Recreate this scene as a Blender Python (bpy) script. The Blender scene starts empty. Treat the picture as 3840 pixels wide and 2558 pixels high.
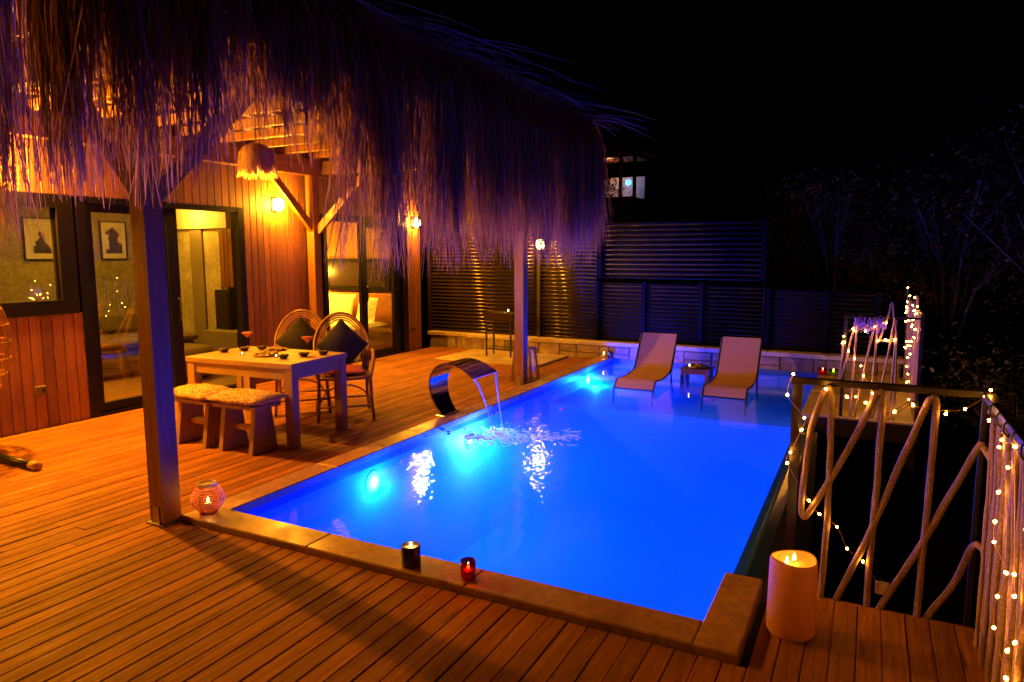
import bpy, math, random
from mathutils import Vector, Matrix
random.seed(7)
R = math.radians
scene = bpy.context.scene
C = scene.collection
rnd = random.random
def ru(a, b): return a + (b - a) * random.random()

# ------------------------------------------------------------------ camera
cam_d = bpy.data.cameras.new('camera'); cam = bpy.data.objects.new('camera', cam_d); C.objects.link(cam)
YAW, PITCH, ROLL = -0.4747, 0.1246, -0.0012
_cy, _sy, _cp, _sp = math.cos(YAW), math.sin(YAW), math.cos(PITCH), math.sin(PITCH)
_f = Vector((_sy*_cp, _cy*_cp, -_sp)); _r0 = Vector((_cy, -_sy, 0)); _u0 = _r0.cross(_f)
_r = _r0*math.cos(ROLL) + _u0*math.sin(ROLL); _u = -_r0*math.sin(ROLL) + _u0*math.cos(ROLL)
M = Matrix((_r, _u, -_f)).transposed().to_4x4(); M.translation = Vector((3.618, -3.017, 1.68))
cam.matrix_world = M
cam_d.sensor_width = 36; cam_d.lens = 24.457; cam_d.clip_start = .02; cam_d.clip_end = 500
scene.camera = cam
# ------------------------------------------------------------------ world: night sky
W = bpy.data.worlds.new('World'); scene.world = W; W.use_nodes = True
wn = W.node_tree.nodes; wl = W.node_tree.links; wn.clear()
sky = wn.new('ShaderNodeTexSky'); sky.sky_type = 'NISHITA'; sky.sun_disc = False
sky.sun_elevation = R(-6); sky.sun_rotation = R(250)
bg = wn.new('ShaderNodeBackground'); bg.inputs['Strength'].default_value = 0.0006
wo = wn.new('ShaderNodeOutputWorld'); wl.new(sky.outputs[0], bg.inputs[0]); wl.new(bg.outputs[0], wo.inputs[0])
# ------------------------------------------------------------------ exposure / render
vs = scene.view_settings; vs.view_transform = 'Standard'; vs.look = 'None'; vs.exposure = -0.22; vs.gamma = 1.0; vs.use_curve_mapping = False
cy = scene.cycles
cy.max_bounces = 12; cy.volume_bounces = 5; cy.diffuse_bounces = 5; cy.glossy_bounces = 5; cy.transmission_bounces = 6; cy.transparent_max_bounces = 32
cy.sample_clamp_indirect = 6.0; cy.use_denoising = True; cy.caustics_reflective = False; cy.caustics_refractive = False
WARM = (1.0, .37, .010); ROOM = (1.0, .48, .025); POOLB = (.001, .0235, 1.0)

# ------------------------------------------------------------------ materials
MATS = {}
class N:
    def __init__(s, name):
        s.m = bpy.data.materials.new(name); s.m.use_nodes = True
        s.t = s.m.node_tree; s.t.nodes.clear(); s.o = s.t.nodes.new('ShaderNodeOutputMaterial')
    def n(s, typ, **kw):
        x = s.t.nodes.new(typ)
        for k, v in kw.items(): setattr(x, k, v)
        return x
    def l(s, a, b): s.t.links.new(a, b)
    def math(s, op, a, b=None):
        x = s.n('ShaderNodeMath', operation=op)
        for i, v in enumerate((a, b)):
            if v is None: continue
            if isinstance(v, (int, float)): x.inputs[i].default_value = v
            else: s.l(v, x.inputs[i])
        return x.outputs[0]
    def noise(s, vec, scale, detail=4, rough=.55, dist=0):
        x = s.n('ShaderNodeTexNoise'); x.inputs['Scale'].default_value = scale; x.inputs['Detail'].default_value = detail
        x.inputs['Roughness'].default_value = rough; x.inputs['Distortion'].default_value = dist
        if vec is not None: s.l(vec, x.inputs['Vector'])
        return x.outputs['Fac']
    def ramp(s, fac, stops):
        x = s.n('ShaderNodeValToRGB'); e = x.color_ramp.elements
        while len(e) < len(stops): e.new(.5)
        for i, (p, c) in enumerate(stops): e[i].position = p; e[i].color = (*c, 1) if len(c) == 3 else c
        s.l(fac, x.inputs[0]); return x.outputs[0]
    def mapped(s, scale, off=None, obj=False):
        if obj: src = s.n('ShaderNodeTexCoord').outputs['Object']
        else: src = s.n('ShaderNodeNewGeometry').outputs['Position']
        mp = s.n('ShaderNodeMapping'); mp.inputs['Scale'].default_value = scale; s.l(src, mp.inputs[0])
        v = mp.outputs[0]
        if off is not None:
            va = s.n('ShaderNodeVectorMath', operation='ADD'); s.l(v, va.inputs[0]); s.l(off, va.inputs[1]); v = va.outputs[0]
        return v
    def objrand(s, k=40):
        oi = s.n('ShaderNodeObjectInfo'); m_ = s.math('MULTIPLY', oi.outputs['Random'], k)
        cb = s.n('ShaderNodeCombineXYZ')
        for i in range(3): s.l(m_, cb.inputs[i])
        return oi.outputs['Random'], cb.outputs[0]
    def mul(s, col, fac):
        x = s.n('ShaderNodeMix', data_type='RGBA', blend_type='MULTIPLY'); x.inputs[0].default_value = 1
        s.l(col, x.inputs[6]); s.l(fac, x.inputs[7]); return x.outputs[2]
    def bump(s, h, strength=.3, dist=.01):
        b = s.n('ShaderNodeBump'); b.inputs['Strength'].default_value = strength; b.inputs['Distance'].default_value = dist
        s.l(h, b.inputs['Height']); return b.outputs[0]
    def pbsdf(s, col=None, rough=.5, metal=0, nrm=None, spec=None):
        p = s.n('ShaderNodeBsdfPrincipled')
        if col is not None:
            if isinstance(col, (tuple, list)): p.inputs['Base Color'].default_value = (*col, 1)
            else: s.l(col, p.inputs['Base Color'])
        if isinstance(rough, (int, float)): p.inputs['Roughness'].default_value = rough
        else: s.l(rough, p.inputs['Roughness'])
        p.inputs['Metallic'].default_value = metal
        if spec is not None: p.inputs['Specular IOR Level'].default_value = spec
        if nrm is not None: s.l(nrm, p.inputs['Normal'])
        return p
    def out(s, sh): s.l(sh, s.o.inputs['Surface']); return s.m

def wood(name, dark, light, axis='y', rough=.5, grain=1.0, tint=.35, bump=.35, knots=True, spec=None):
    b = N(name); r, off = b.objrand(57)
    sc = {'x': (1.2, 22, 22), 'y': (22, 1.2, 22), 'z': (22, 22, 1.2)}[axis]
    v = b.mapped(tuple(q*grain for q in sc), off)
    n1 = b.noise(v, 1.6, 6, .62, .6); n2 = b.noise(v, 7, 3, .6)
    base = b.ramp(n1, [(.28, dark), (.5, tuple((x+y)/2 for x, y in zip(dark, light))), (.72, light)])
    t = b.ramp(r, [(0, (1-tint,)*3), (1, (1+tint*.5,)*3)])
    col = b.mul(base, t)
    big = b.noise(b.mapped((1.1, 1.1, 1.1)), 1.3, 3); col = b.mul(col, b.ramp(big, [(.3, (.78,)*3), (.7, (1.08,)*3)]))
    if knots:
        sk = {'x': (1.3, 9, 9), 'y': (9, 1.3, 9), 'z': (9, 9, 1.3)}[axis]
        vo = b.n('ShaderNodeTexVoronoi'); vo.inputs['Scale'].default_value = 1.0; b.l(b.mapped(sk, off), vo.inputs['Vector'])
        col = b.mul(col, b.ramp(vo.outputs['Distance'], [(.06, (.45, .40, .36)), (.17, (1, 1, 1))]))
    ro = b.ramp(n1, [(.3, (rough+.12,)*3), (.7, (rough-.08,)*3)])
    h = b.math('ADD', b.math('MULTIPLY', n1, .7), b.math('MULTIPLY', n2, .3))
    return b.out(b.pbsdf(col, ro, nrm=b.bump(h, bump, .006), spec=spec).outputs[0])
def plain(name, col, rough=.5, metal=0, var=.25, scale=9, bump=0, bscale=60, spec=None):
    b = N(name); v = b.mapped((1, 1, 1)); n1 = b.noise(v, scale, 4)
    c = b.ramp(n1, [(.3, tuple(x*(1-var) for x in col)), (.7, tuple(min(1, x*(1+var*.6)) for x in col))])
    nr = b.bump(b.noise(v, bscale, 3), bump, .008) if bump else None
    return b.out(b.pbsdf(c, rough, metal, nr, spec).outputs[0])
def emit(name, col, st, sample=True):
    b = N(name); e = b.n('ShaderNodeEmission'); e.inputs[0].default_value = (*col, 1); e.inputs[1].default_value = st
    m = b.out(e.outputs[0])
    if not sample: m.cycles.emission_sampling = 'NONE'
    return m
def glowglass(name, col, st):
    b = N(name); e = b.n('ShaderNodeEmission'); e.inputs[0].default_value = (*col, 1); e.inputs[1].default_value = st
    t = b.n('ShaderNodeBsdfTransparent'); a = b.n('ShaderNodeAddShader'); b.l(e.outputs[0], a.inputs[0]); b.l(t.outputs[0], a.inputs[1])
    m = b.out(a.outputs[0]); m.cycles.emission_sampling = 'NONE'; return m
def glass(name, tint=(1, 1, 1), ior=1.5, rough=0.0, nrm=None):
    b = N(name); lw = b.n('ShaderNodeLayerWeight'); lw.inputs[0].default_value = .5; r0 = ((ior-1)/(ior+1))**2
    fac = b.math('ADD', b.math('MULTIPLY', b.math('POWER', lw.outputs['Facing'], 5.0), 1-r0), r0)
    t = b.n('ShaderNodeBsdfTransparent'); t.inputs[0].default_value = (*tint, 1)
    g = b.n('ShaderNodeBsdfGlossy'); g.inputs['Roughness'].default_value = rough
    mx = b.n('ShaderNodeMixShader'); b.l(fac, mx.inputs[0]); b.l(t.outputs[0], mx.inputs[1]); b.l(g.outputs[0], mx.inputs[2])
    return b.out(mx.outputs[0])
def water():
    b = N('pool_water'); v = b.mapped((1, 1, 1))
    n1 = b.noise(v, 4.5, 2, .5, .4); n2 = b.noise(v, 14, 1, .5, .8); n3 = b.noise(v, 34, 1, .5, .5)
    # ripples are strongest where the spout's water lands
    sub = b.n('ShaderNodeVectorMath', operation='DISTANCE'); b.l(b.n('ShaderNodeNewGeometry').outputs['Position'], sub.inputs[0]); sub.inputs[1].default_value = (.55, 2.75, -.04)
    d = sub.outputs['Value']
    near = b.n('ShaderNodeMapRange'); near.inputs[1].default_value = 0.1; near.inputs[2].default_value = 2.4; near.inputs[3].default_value = 1.0; near.inputs[4].default_value = .11
    b.l(d, near.inputs[0])
    h = b.math('MULTIPLY', b.math('ADD', b.math('ADD', b.math('MULTIPLY', n1, .40), b.math('MULTIPLY', n2, .55)), b.math('MULTIPLY', n3, .08)), near.outputs[0])
    nr = b.bump(h, .40, .030)
    lw = b.n('ShaderNodeLayerWeight'); lw.inputs[0].default_value = .5; b.l(nr, lw.inputs['Normal'])
    fac = b.math('ADD', b.math('MULTIPLY', b.math('POWER', lw.outputs['Facing'], 5.0), .98), .02)
    t = b.n('ShaderNodeBsdfTransparent'); t.inputs[0].default_value = (.80, .93, 1, 1)
    g = b.n('ShaderNodeBsdfGlossy'); g.inputs['Roughness'].default_value = .0; b.l(nr, g.inputs['Normal'])
    mx = b.n('ShaderNodeMixShader'); b.l(fac, mx.inputs[0]); b.l(t.outputs[0], mx.inputs[1]); b.l(g.outputs[0], mx.inputs[2])
    vol = b.n('ShaderNodeVolumePrincipled'); vol.inputs['Color'].default_value = (.015, .74, .995, 1); vol.inputs['Density'].default_value = .40; vol.inputs['Anisotropy'].default_value = .5
    vol.inputs['Absorption Color'].default_value = (.0, .0, .0, 1); b.l(vol.outputs[0], b.o.inputs['Volume'])
    return b.out(mx.outputs[0])
def thatch_mat(name, dark, light):
    b = N(name); g = b.n('ShaderNodeNewGeometry')
    c = b.ramp(g.outputs['Random Per Island'], [(0, dark), (.6, tuple((x+y)/2 for x, y in zip(dark, light))), (1, light)])
    p = b.pbsdf(c, .6); tr = b.n('ShaderNodeBsdfTranslucent'); b.l(c, tr.inputs[0])
    mx = b.n('ShaderNodeMixShader'); mx.inputs[0].default_value = .6; b.l(p.outputs[0], mx.inputs[1]); b.l(tr.outputs[0], mx.inputs[2])
    return b.out(mx.outputs[0])
def wax(name, col, st=.0, trans=.45):
    b = N(name); p = b.pbsdf(col, .45); tr = b.n('ShaderNodeBsdfTranslucent'); tr.inputs[0].default_value = (*col, 1)
    mx = b.n('ShaderNodeMixShader'); mx.inputs[0].default_value = trans; b.l(p.outputs[0], mx.inputs[1]); b.l(tr.outputs[0], mx.inputs[2])
    return b.out(mx.outputs[0])
def stone_mat(name, dark, light, rough=.7, scale=6, tint=.35, bump=.5):
    b = N(name); r, off = b.objrand(31); v = b.mapped((1, 1, 1), off)
    n1 = b.noise(v, scale, 6, .62, .5); n2 = b.noise(v, scale*7, 4, .6)
    c = b.ramp(n1, [(.3, dark), (.7, light)]); c = b.mul(c, b.ramp(r, [(0, (1-tint,)*3), (1, (1+tint*.4,)*3)]))
    c = b.mul(c, b.ramp(n2, [(.35, (.72,)*3), (.6, (1.05,)*3)]))
    ro = b.ramp(n1, [(.3, (min(1, rough+.15),)*3), (.7, (rough-.1,)*3)])
    return b.out(b.pbsdf(c, ro, nrm=b.bump(n2, bump, .006)).outputs[0])
def rope_mat():
    b = N('jute_rope'); v = b.mapped((1, 1, 1))
    n1 = b.noise(v, 90, 4, .6); n2 = b.noise(v, 9, 3)
    c = b.ramp(n1, [(.3, (.22, .115, .045)), (.7, (.52, .31, .14))]); c = b.mul(c, b.ramp(n2, [(.3, (.75,)*3), (.7, (1.1,)*3)]))
    return b.out(b.pbsdf(c, .85, nrm=b.bump(n1, .5, .006)).outputs[0])
def fabric(name, a, b_, scale=14, rough=.85):
    b = N(name); v = b.mapped((1, 1, 1)); n1 = b.noise(v, scale, 5, .7, 1.2)
    c = b.ramp(n1, [(.40, a), (.52, b_), (.6, a)]); w = b.noise(v, 260, 2)
    return b.out(b.pbsdf(c, rough, nrm=b.bump(w, .4, .004)).outputs[0])
def speckle(name, a, b_):
    b = N(name); vo = b.n('ShaderNodeTexVoronoi', feature='DISTANCE_TO_EDGE'); vo.inputs['Scale'].default_value = 62; b.l(b.mapped((1, 1, 1.4)), vo.inputs['Vector'])
    n = b.noise(b.mapped((1, 1, 1)), 30, 3); k = b.math('ADD', vo.outputs['Distance'], b.math('MULTIPLY', b.math('SUBTRACT', n, .5), .55))
    return b.out(b.pbsdf(b.ramp(k, [(.06, a), (.16, b_)]), .9, nrm=b.bump(k, .5, .006)).outputs[0])
def lens_mat():
    b = N('pool_lamp_lens'); tc = b.n('ShaderNodeTexCoord'); sp = b.n('ShaderNodeSeparateXYZ'); b.l(tc.outputs['Object'], sp.inputs[0])
    r = b.math('SQRT', b.math('ADD', b.math('POWER', sp.outputs['Y'], 2.0), b.math('POWER', sp.outputs['Z'], 2.0)))
    c = b.ramp(b.math('MULTIPLY', r, 9.0), [(.0, (1, 1, 1)), (.35, (.30, .85, 1)), (.62, (.12, .75, 1)), (.9, (.05, .6, 1))])
    st = b.ramp(b.math('MULTIPLY', r, 9.0), [(.0, (1, 1, 1)), (.4, (.4,)*3), (.9, (.16,)*3)])
    e = b.n('ShaderNodeEmission'); b.l(c, e.inputs[0]); b.l(b.math('MULTIPLY', st, 14.0), e.inputs[1])
    m = b.out(e.outputs[0]); m.cycles.emission_sampling = 'NONE'; return m
def picture_mat(name, seed):
    b = N(name); tc = b.n('ShaderNodeTexCoord'); mp = b.n('ShaderNodeMapping'); mp.inputs['Location'].default_value = (seed, seed*2.3, 0); b.l(tc.outputs['Object'], mp.inputs[0])
    n1 = b.noise(mp.outputs[0], 5.0, 3, .5, .4)
    sp = b.n('ShaderNodeSeparateXYZ'); b.l(tc.outputs['Object'], sp.inputs[0])
    yy = b.math('ABSOLUTE', sp.outputs['Y']); k = b.math('ADD', b.math('MULTIPLY', yy, 1.9), b.math('MULTIPLY', sp.outputs['Z'], .5))
    k = b.math('ADD', k, n1)
    c = b.ramp(k, [(.62, (.035, .03, .025)), (.66, (.16, .06, .04)), (.72, (.72, .66, .5))])
    return b.out(b.pbsdf(c, .5).outputs[0])

MATS.update(
    deck=wood('deck_wood', (.21, .066, .018), (.46, .180, .052), 'y', .60, 1.3, .30, .55, spec=.12),
    clad=wood('cladding_wood', (.17, .054, .012), (.33, .128, .033), 'z', .5, 1.0, .30, .25),
    beam=wood('beam_wood', (.17, .062, .009), (.31, .130, .019), 'z', .55, .7, .2, .3),
    beamx=wood('beam_wood_across', (.17, .062, .009), (.31, .130, .019), 'x', .55, .7, .2, .3),
    beamy=wood('beam_wood_along', (.17, .062, .009), (.31, .130, .019), 'y', .55, .7, .2, .3),
    table=wood('table_wood', (.29, .155, .060), (.46, .265, .110), 'x', .5, .8, .15, .2),
    tablez=wood('table_leg_wood', (.26, .135, .052), (.40, .225, .095), 'z', .5, .8, .15, .2),
    darkwood=wood('dark_teak', (.10, .04, .022), (.24, .10, .05), 'x', .4, 1, .2, .2),
    coping=stone_mat('coping_stone', (.34, .155, .080), (.56, .30, .17), .30, 3.2, .22, .15),
    stone=stone_mat('rubble_stone', (.26, .18, .11), (.56, .42, .28), .8, 5, .45, .8),
    cap=stone_mat('cap_stone', (.50, .38, .24), (.68, .54, .36), .6, 4, .18, .3),
    paving=stone_mat('paving_stone', (.46, .33, .20), (.62, .48, .31), .55, 4, .2, .2),
    mortar=plain('mortar', (.20, .15, .10), .9, bump=.4),
    earth=plain('earth', (.045, .035, .02), .95, var=.5, scale=2, bump=.6, bscale=14),
    pool=plain('pool_liner', (.09, .50, .86), .6, var=.06, scale=3),
    weir=plain('wet_weir_tile', (.06, .20, .50), .15, var=.1), bandtile=plain('waterline_band', (.05, .14, .42), .35, var=.1),
    poolout=plain('pool_outer_wall', (.16, .13, .11), .8, var=.2, bump=.2),
    blackmetal=plain('black_metal', (.018, .015, .013), .35, 0, .2),
    brownmetal=plain('brown_metal', (.034, .021, .015), .38, .3, .2),
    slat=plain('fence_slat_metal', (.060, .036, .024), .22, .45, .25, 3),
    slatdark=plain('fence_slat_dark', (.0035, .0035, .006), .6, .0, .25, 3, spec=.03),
    frame=plain('door_frame_black', (.006, .005, .0045), .35, 0, .15, spec=.25),
    steel=plain('polished_steel', (.62, .60, .58), .07, 1, .05, 3),
    darksteel=plain('galvanised_steel', (.35, .32, .28), .35, .9, .2),
    thatch=thatch_mat('thatch_reed', (.15, .058, .041), (.50, .26, .160)),
    raffia=thatch_mat('raffia', (.45, .22, .09), (.72, .46, .22)),
    mat_=None, rope=rope_mat(), water=water(), glass=glass('window_glass', (.93, .94, .92), 2.3),
    clearglass=glass('drink_glass', (.98, .98, .98), 1.45), redglass=glass('red_glass', (.9, .10, .05), 1.45), greenglass=glass('green_glass', (.5, .8, .12), 1.45),
    darkglass=plain('dark_jar', (.03, .018, .022), .25, 0, .1),
    plaster=stone_mat('room_plaster', (.30, .25, .15), (.50, .42, .27), .8, 2.4, .05, .3),
    greypl=plain('grey_plaster', (.27, .21, .12), .7, var=.12, scale=3),
    marble=stone_mat('pale_marble', (.40, .33, .20), (.70, .60, .40), .5, 3, .05, .1),
    white=plain('white_paint', (.78, .74, .66), .5, var=.06),
    roomfloor=wood('room_floor_wood', (.34, .20, .10), (.52, .34, .17), 'y', .35, .6, .1, .1, knots=False),
    sofa=plain('sofa_cloth', (.20, .145, .065), .85, var=.15, bump=.3, bscale=200),
    linen=fabric('bed_linen', (.80, .74, .60), (.60, .50, .36), 9),
    throw=fabric('throw_blanket', (.62, .50, .30), (.38, .28, .16), 60),
    headboard=plain('headboard_wood', (.42, .16, .07), .5, var=.2),
    cushion=speckle('patterned_cushion', (.24, .09, .035), (.72, .50, .28)),
    redcush=plain('red_cushion', (.36, .06, .035), .85, var=.2, bump=.3, bscale=200),
    blackcush=plain('black_cushion', (.022, .018, .014), .9, var=.3, bump=.3, bscale=200),
    rattan=wood('rattan_cane', (.20, .075, .03), (.40, .18, .08), 'z', .4, .8, .2, .2, knots=False),
    sling=fabric('sling_fabric', (.50, .28, .17), (.45, .25, .15), 30, .7),
    drink=plain('pink_drink', (.75, .14, .07), .3, var=.05),
    food=fabric('snacks', (.36, .20, .09), (.52, .33, .10), 60), food2=plain('dark_snacks', (.13, .05, .025), .6, var=.5, scale=60),
    wax=wax('cream_wax', (.70, .37, .07), trans=.4), waxw=wax('white_wax', (.85, .75, .55)), redwax=wax('red_wax', (.75, .12, .04)), redwire=plain('red_wire', (.62, .15, .07), .45, var=.1),
    flame=emit('flame', (1, .55, .12), 60), tealight=emit('tealight_flame', (1, .62, .2), 40),
    bulb=emit('fairy_bulb', (1, .40, .04), 170), wire=plain('copper_wire', (.55, .30, .10), .4, .6, .1),
    lampglass=glowglass('sconce_glass', (1, .66, .22), 22), flowers=plain('lilac_flowers', (.40, .24, .62), .8, var=.4, scale=60),
    leaf=None, bark=plain('bark', (.10, .07, .045), .9, var=.4, bump=.6, bscale=30),
    petal=plain('rose_petal', (.66, .05, .09), .6, var=.3, scale=30), foam=wax('water_foam', (.9, .95, .97), trans=.7), stream=wax('falling_water', (.55, .66, .80), trans=.5),
    poolglow=lens_mat(), bluelamp=emit('blue_lamp', (.05, .35, 1), 8), villawall=plain('villa_wall', (.72, .64, .56), .7, var=.08),
    socket=plain('socket_plastic', (.12, .09, .06), .5, var=.1), pack=plain('battery_case', (.70, .62, .5), .5, var=.1), coal=plain('coal', (.02, .016, .014), .9, var=.5),
    foam2=None)
def leaf_mat(name, a, b_):
    b = N(name); g = b.n('ShaderNodeNewGeometry'); c = b.ramp(g.outputs['Random Per Island'], [(0, a), (1, b_)])
    return b.out(b.pbsdf(c, .45).outputs[0])
MATS['leaf'] = leaf_mat('olive_leaf', (.055, .040, .015), (.16, .11, .048)); MATS['leaf2'] = leaf_mat('shrub_leaf', (.022, .030, .010), (.06, .065, .022))
MATS['mat_'] = wood('reed_mat', (.34, .20, .10), (.55, .36, .18), 'x', .7, 2.2, .1, .5, knots=False)
m_pic1 = picture_mat('print_one', .3); m_pic2 = picture_mat('print_two', 1.7)

# ------------------------------------------------------------------ mesh helpers
class MB:
    def __init__(s): s.v = []; s.f = []
    def quad(s, a, b, c, d):
        i = len(s.v); s.v += [tuple(a), tuple(b), tuple(c), tuple(d)]; s.f.append((i, i+1, i+2, i+3)); return s
    def box(s, x0, x1, y0, y1, z0, z1, ch=0):
        if ch:
            return s.loft([rr(x0+ch, x1-ch, y0+ch, y1-ch, z0), rr(x0, x1, y0, y1, z0+ch), rr(x0, x1, y0, y1, z1-ch), rr(x0+ch, x1-ch, y0+ch, y1-ch, z1)])
        i = len(s.v)
        s.v += [(x0,y0,z0),(x1,y0,z0),(x1,y1,z0),(x0,y1,z0),(x0,y0,z1),(x1,y0,z1),(x1,y1,z1),(x0,y1,z1)]
        s.f += [tuple(i+k for k in q) for q in ((0,3,2,1),(4,5,6,7),(0,1,5,4),(1,2,6,5),(2,3,7,6),(3,0,4,7))]
        return s
    def loft(s, rings, cap=True, close=False):
        i = len(s.v); n = len(rings[0])
        for r in rings: s.v += [tuple(p) for p in r]
        m = len(rings)
        for a in range(m if close else m-1):
            b = (a+1) % m
            for k in range(n):
                s.f.append((i+a*n+k, i+a*n+(k+1)%n, i+b*n+(k+1)%n, i+b*n+k))
        if cap and not close:
            s.f.append(tuple(i+k for k in reversed(range(n)))); s.f.append(tuple(i+(m-1)*n+k for k in range(n)))
        return s
    def tube(s, pts, r, n=8, cap=True, close=False):
        pts = [Vector(p) for p in pts]; m = len(pts); rings = []; up = None
        for k in range(m):
            if close: t = pts[(k+1)%m] - pts[k-1]
            else: t = pts[min(k+1, m-1)] - pts[max(k-1, 0)]
            if t.length < 1e-9: t = Vector((0, 0, 1))
            t.normalize()
            if up is None: up = Vector((0,0,1)) if abs(t.z) < .9 else Vector((1,0,0))
            a = t.cross(up); 
            if a.length < 1e-6: a = t.cross(Vector((0,1,0)))
            a.normalize(); b = a.cross(t).normalized(); up = b
            rk = r[k] if isinstance(r, (list, tuple)) else r
            rings.append([pts[k] + (a*math.cos(2*math.pi*j/n) + b*math.sin(2*math.pi*j/n))*rk for j in range(n)])
        return s.loft(rings, cap, close)
    def lathe(s, prof, c=(0,0,0), n=20):
        return s.loft([[(c[0]+r*math.cos(2*math.pi*k/n), c[1]+r*math.sin(2*math.pi*k/n), c[2]+z) for k in range(n)] for r, z in prof])
    def bar(s, a, b, w, h, up=(0,0,1)):
        a = Vector(a); b = Vector(b); t = (b-a).normalized(); u = Vector(up); sd = t.cross(u).normalized(); u = sd.cross(t)
        return s.loft([[p + sd*(w/2)*x + u*(h/2)*y for x, y in ((-1,-1),(1,-1),(1,1),(-1,1))] for p in (a, b)])
    def build(s, name, mat, parent=None, loc=None, rot=None, smooth=False):
        me = bpy.data.meshes.new(name); me.from_pydata([tuple(p) for p in s.v], [], s.f); me.update()
        if smooth:
            for p in me.polygons: p.use_smooth = True
        return link(name, me, mat, parent, loc, rot)
def rr(x0, x1, y0, y1, z): return [(x0,y0,z),(x1,y0,z),(x1,y1,z),(x0,y1,z)]
def link(name, me, mat, parent=None, loc=None, rot=None):
    if mat is not None and not me.materials: me.materials.append(MATS[mat] if isinstance(mat, str) else mat)
    o = bpy.data.objects.new(name, me); C.objects.link(o)
    if parent is not None: o.parent = parent
    if loc: o.location = loc
    if rot: o.rotation_euler = rot
    return o
def tag(o, label=None, cat=None, group=None, kind=None):
    if label: o['label'] = label
    if cat: o['category'] = cat
    if group: o['group'] = group
    if kind: o['kind'] = kind
    return o
def thing(name, label, cat, loc=(0,0,0), rz=0, group=None):
    o = bpy.data.objects.new(name, None); C.objects.link(o); o.location = loc; o.rotation_euler = (0,0,rz); o.empty_display_size = .1
    return tag(o, label, cat, group)
def dup(root, loc, rz=None, label=None):
    r = root.copy(); C.objects.link(r); r.location = loc
    if rz is not None: r.rotation_euler = (0,0,rz)
    if label: r['label'] = label
    for ch in list(root.children):
        c = ch.copy(); C.objects.link(c); c.parent = r
        for g in list(ch.children):
            d = g.copy(); C.objects.link(d); d.parent = c
    return r
def point(name, loc, power, col, rad, parent=None):
    L = bpy.data.lights.new(name, 'POINT'); L.energy = power; L.color = col; L.shadow_soft_size = rad
    o = bpy.data.objects.new(name, L); C.objects.link(o); o.location = loc
    if parent is not None: o.parent = parent
    return o
def area(name, loc, power, col, sx, sy, parent=None, rot=(0,0,0)):
    L = bpy.data.lights.new(name, 'AREA'); L.energy = power; L.color = col; L.shape = 'RECTANGLE'; L.size = sx; L.size_y = sy
    o = bpy.data.objects.new(name, L); C.objects.link(o); o.location = loc; o.rotation_euler = rot
    if parent is not None: o.parent = parent
    return o
def curve(pts, n=6):   # Catmull-Rom through the points
    P = [Vector(p) for p in pts]; out = []
    for i in range(len(P)-1):
        a = P[max(i-1,0)]; b = P[i]; c = P[i+1]; d = P[min(i+2,len(P)-1)]
        for k in range(n):
            t = k/n; out.append(.5*((2*b)+(c-a)*t+(2*a-5*b+4*c-d)*t*t+(-a+3*b-3*c+d)*t**3))
    out.append(P[-1]); return out

# ================================================================== GROUND
def ground():
    m = MB(); xs = [-160,-90,-50,-30,-20,-14,-10,-7,-4,0,3,4.2,5,6,8,11,15,22,35,60,100,160]; ys = [-120,-60,-30,-15,-8,-4,0,4,7.5,8.5,10,12,15,18,22,28,40,70,120,200]
    def h(x, y):
        z = -1.9
        if x > 4: z -= min(3.2, (x-4)*.38)
        if y > 8.5: z += min(9, (y-8.5)*.30)*(1 if x < 4 else max(0, 1-(x-4)/14))
        return z
    n = len(ys); m.v = [(x, y, h(x, y)) for x in xs for y in ys]
    m.f = [(i*n+j, (i+1)*n+j, (i+1)*n+j+1, i*n+j+1) for i in range(len(xs)-1) for j in range(n-1)]
    return tag(m.build('ground', 'earth', smooth=True), kind='structure'), h
g_, GH = ground()

# ================================================================== DECK
def deck():
    root = MB().box(-3.45, -.27, -4.2, 7.5, -.16, -.06).box(-.27, 3.2, -4.2, -.28, -.16, -.06).box(3.2, 4.12, -4.2, .5, -.16, -.06).build('deck', 'earth')
    tag(root, kind='structure')
    p = .0985; w = .0958; x = -3.44
    while x < 4.1:
        if x + w < -.2: y1 = 7.55
        elif x > 3.2: y1 = .56
        else: y1 = -.215
        cuts = [-4.2]
        if y1 > 1:
            a = ru(-1.2, .6); b = ru(3.0, 5.0); cuts += [a, b]
            if -2.6 < x < -.75: cuts = cuts + [6.3]
        cuts.append(y1)
        if y1 > 1 and -2.85 < x < -.3: cuts = cuts[:-1] if -2.6 < x < -.75 else cuts
        for a, b in zip(cuts[:-1], cuts[1:]):
            z = ru(-.002, .0015); e = ru(-.001, .001)
            pts = []
            m = MB(); c = .004
            prof = [(x+e, -.045), (x+e, z-c), (x+e+c, z), (x+w-c, z), (x+w, z-c), (x+w, -.045)]
            m.loft([[(q[0], yy, q[1]) for q in prof] for yy in (a+.002, b-.002)])
            m.build('plank', 'deck', root)
        x += p
    # outer fascia below the balcony edge
    MB().box(3.24, 4.17, .565, .595, -.22, -.012).build('fascia', 'deck', root)
    MB().box(4.14, 4.17, -4.2, .56, -.22, -.012).build('fascia', 'deck', root)
    return root
deck()
pv = MB().box(-2.6, -.77, 6.3, 7.6, -.12, -.05).build('paving', 'mortar'); tag(pv, kind='structure')
for i in range(4):
    for j in range(3):
        x0 = -2.595+i*.456; y0 = 6.31+j*.42
        MB().box(x0, x0+.45, y0, y0+.414, -.049, .006, .004).build('paving_slab', 'paving', pv)

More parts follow.
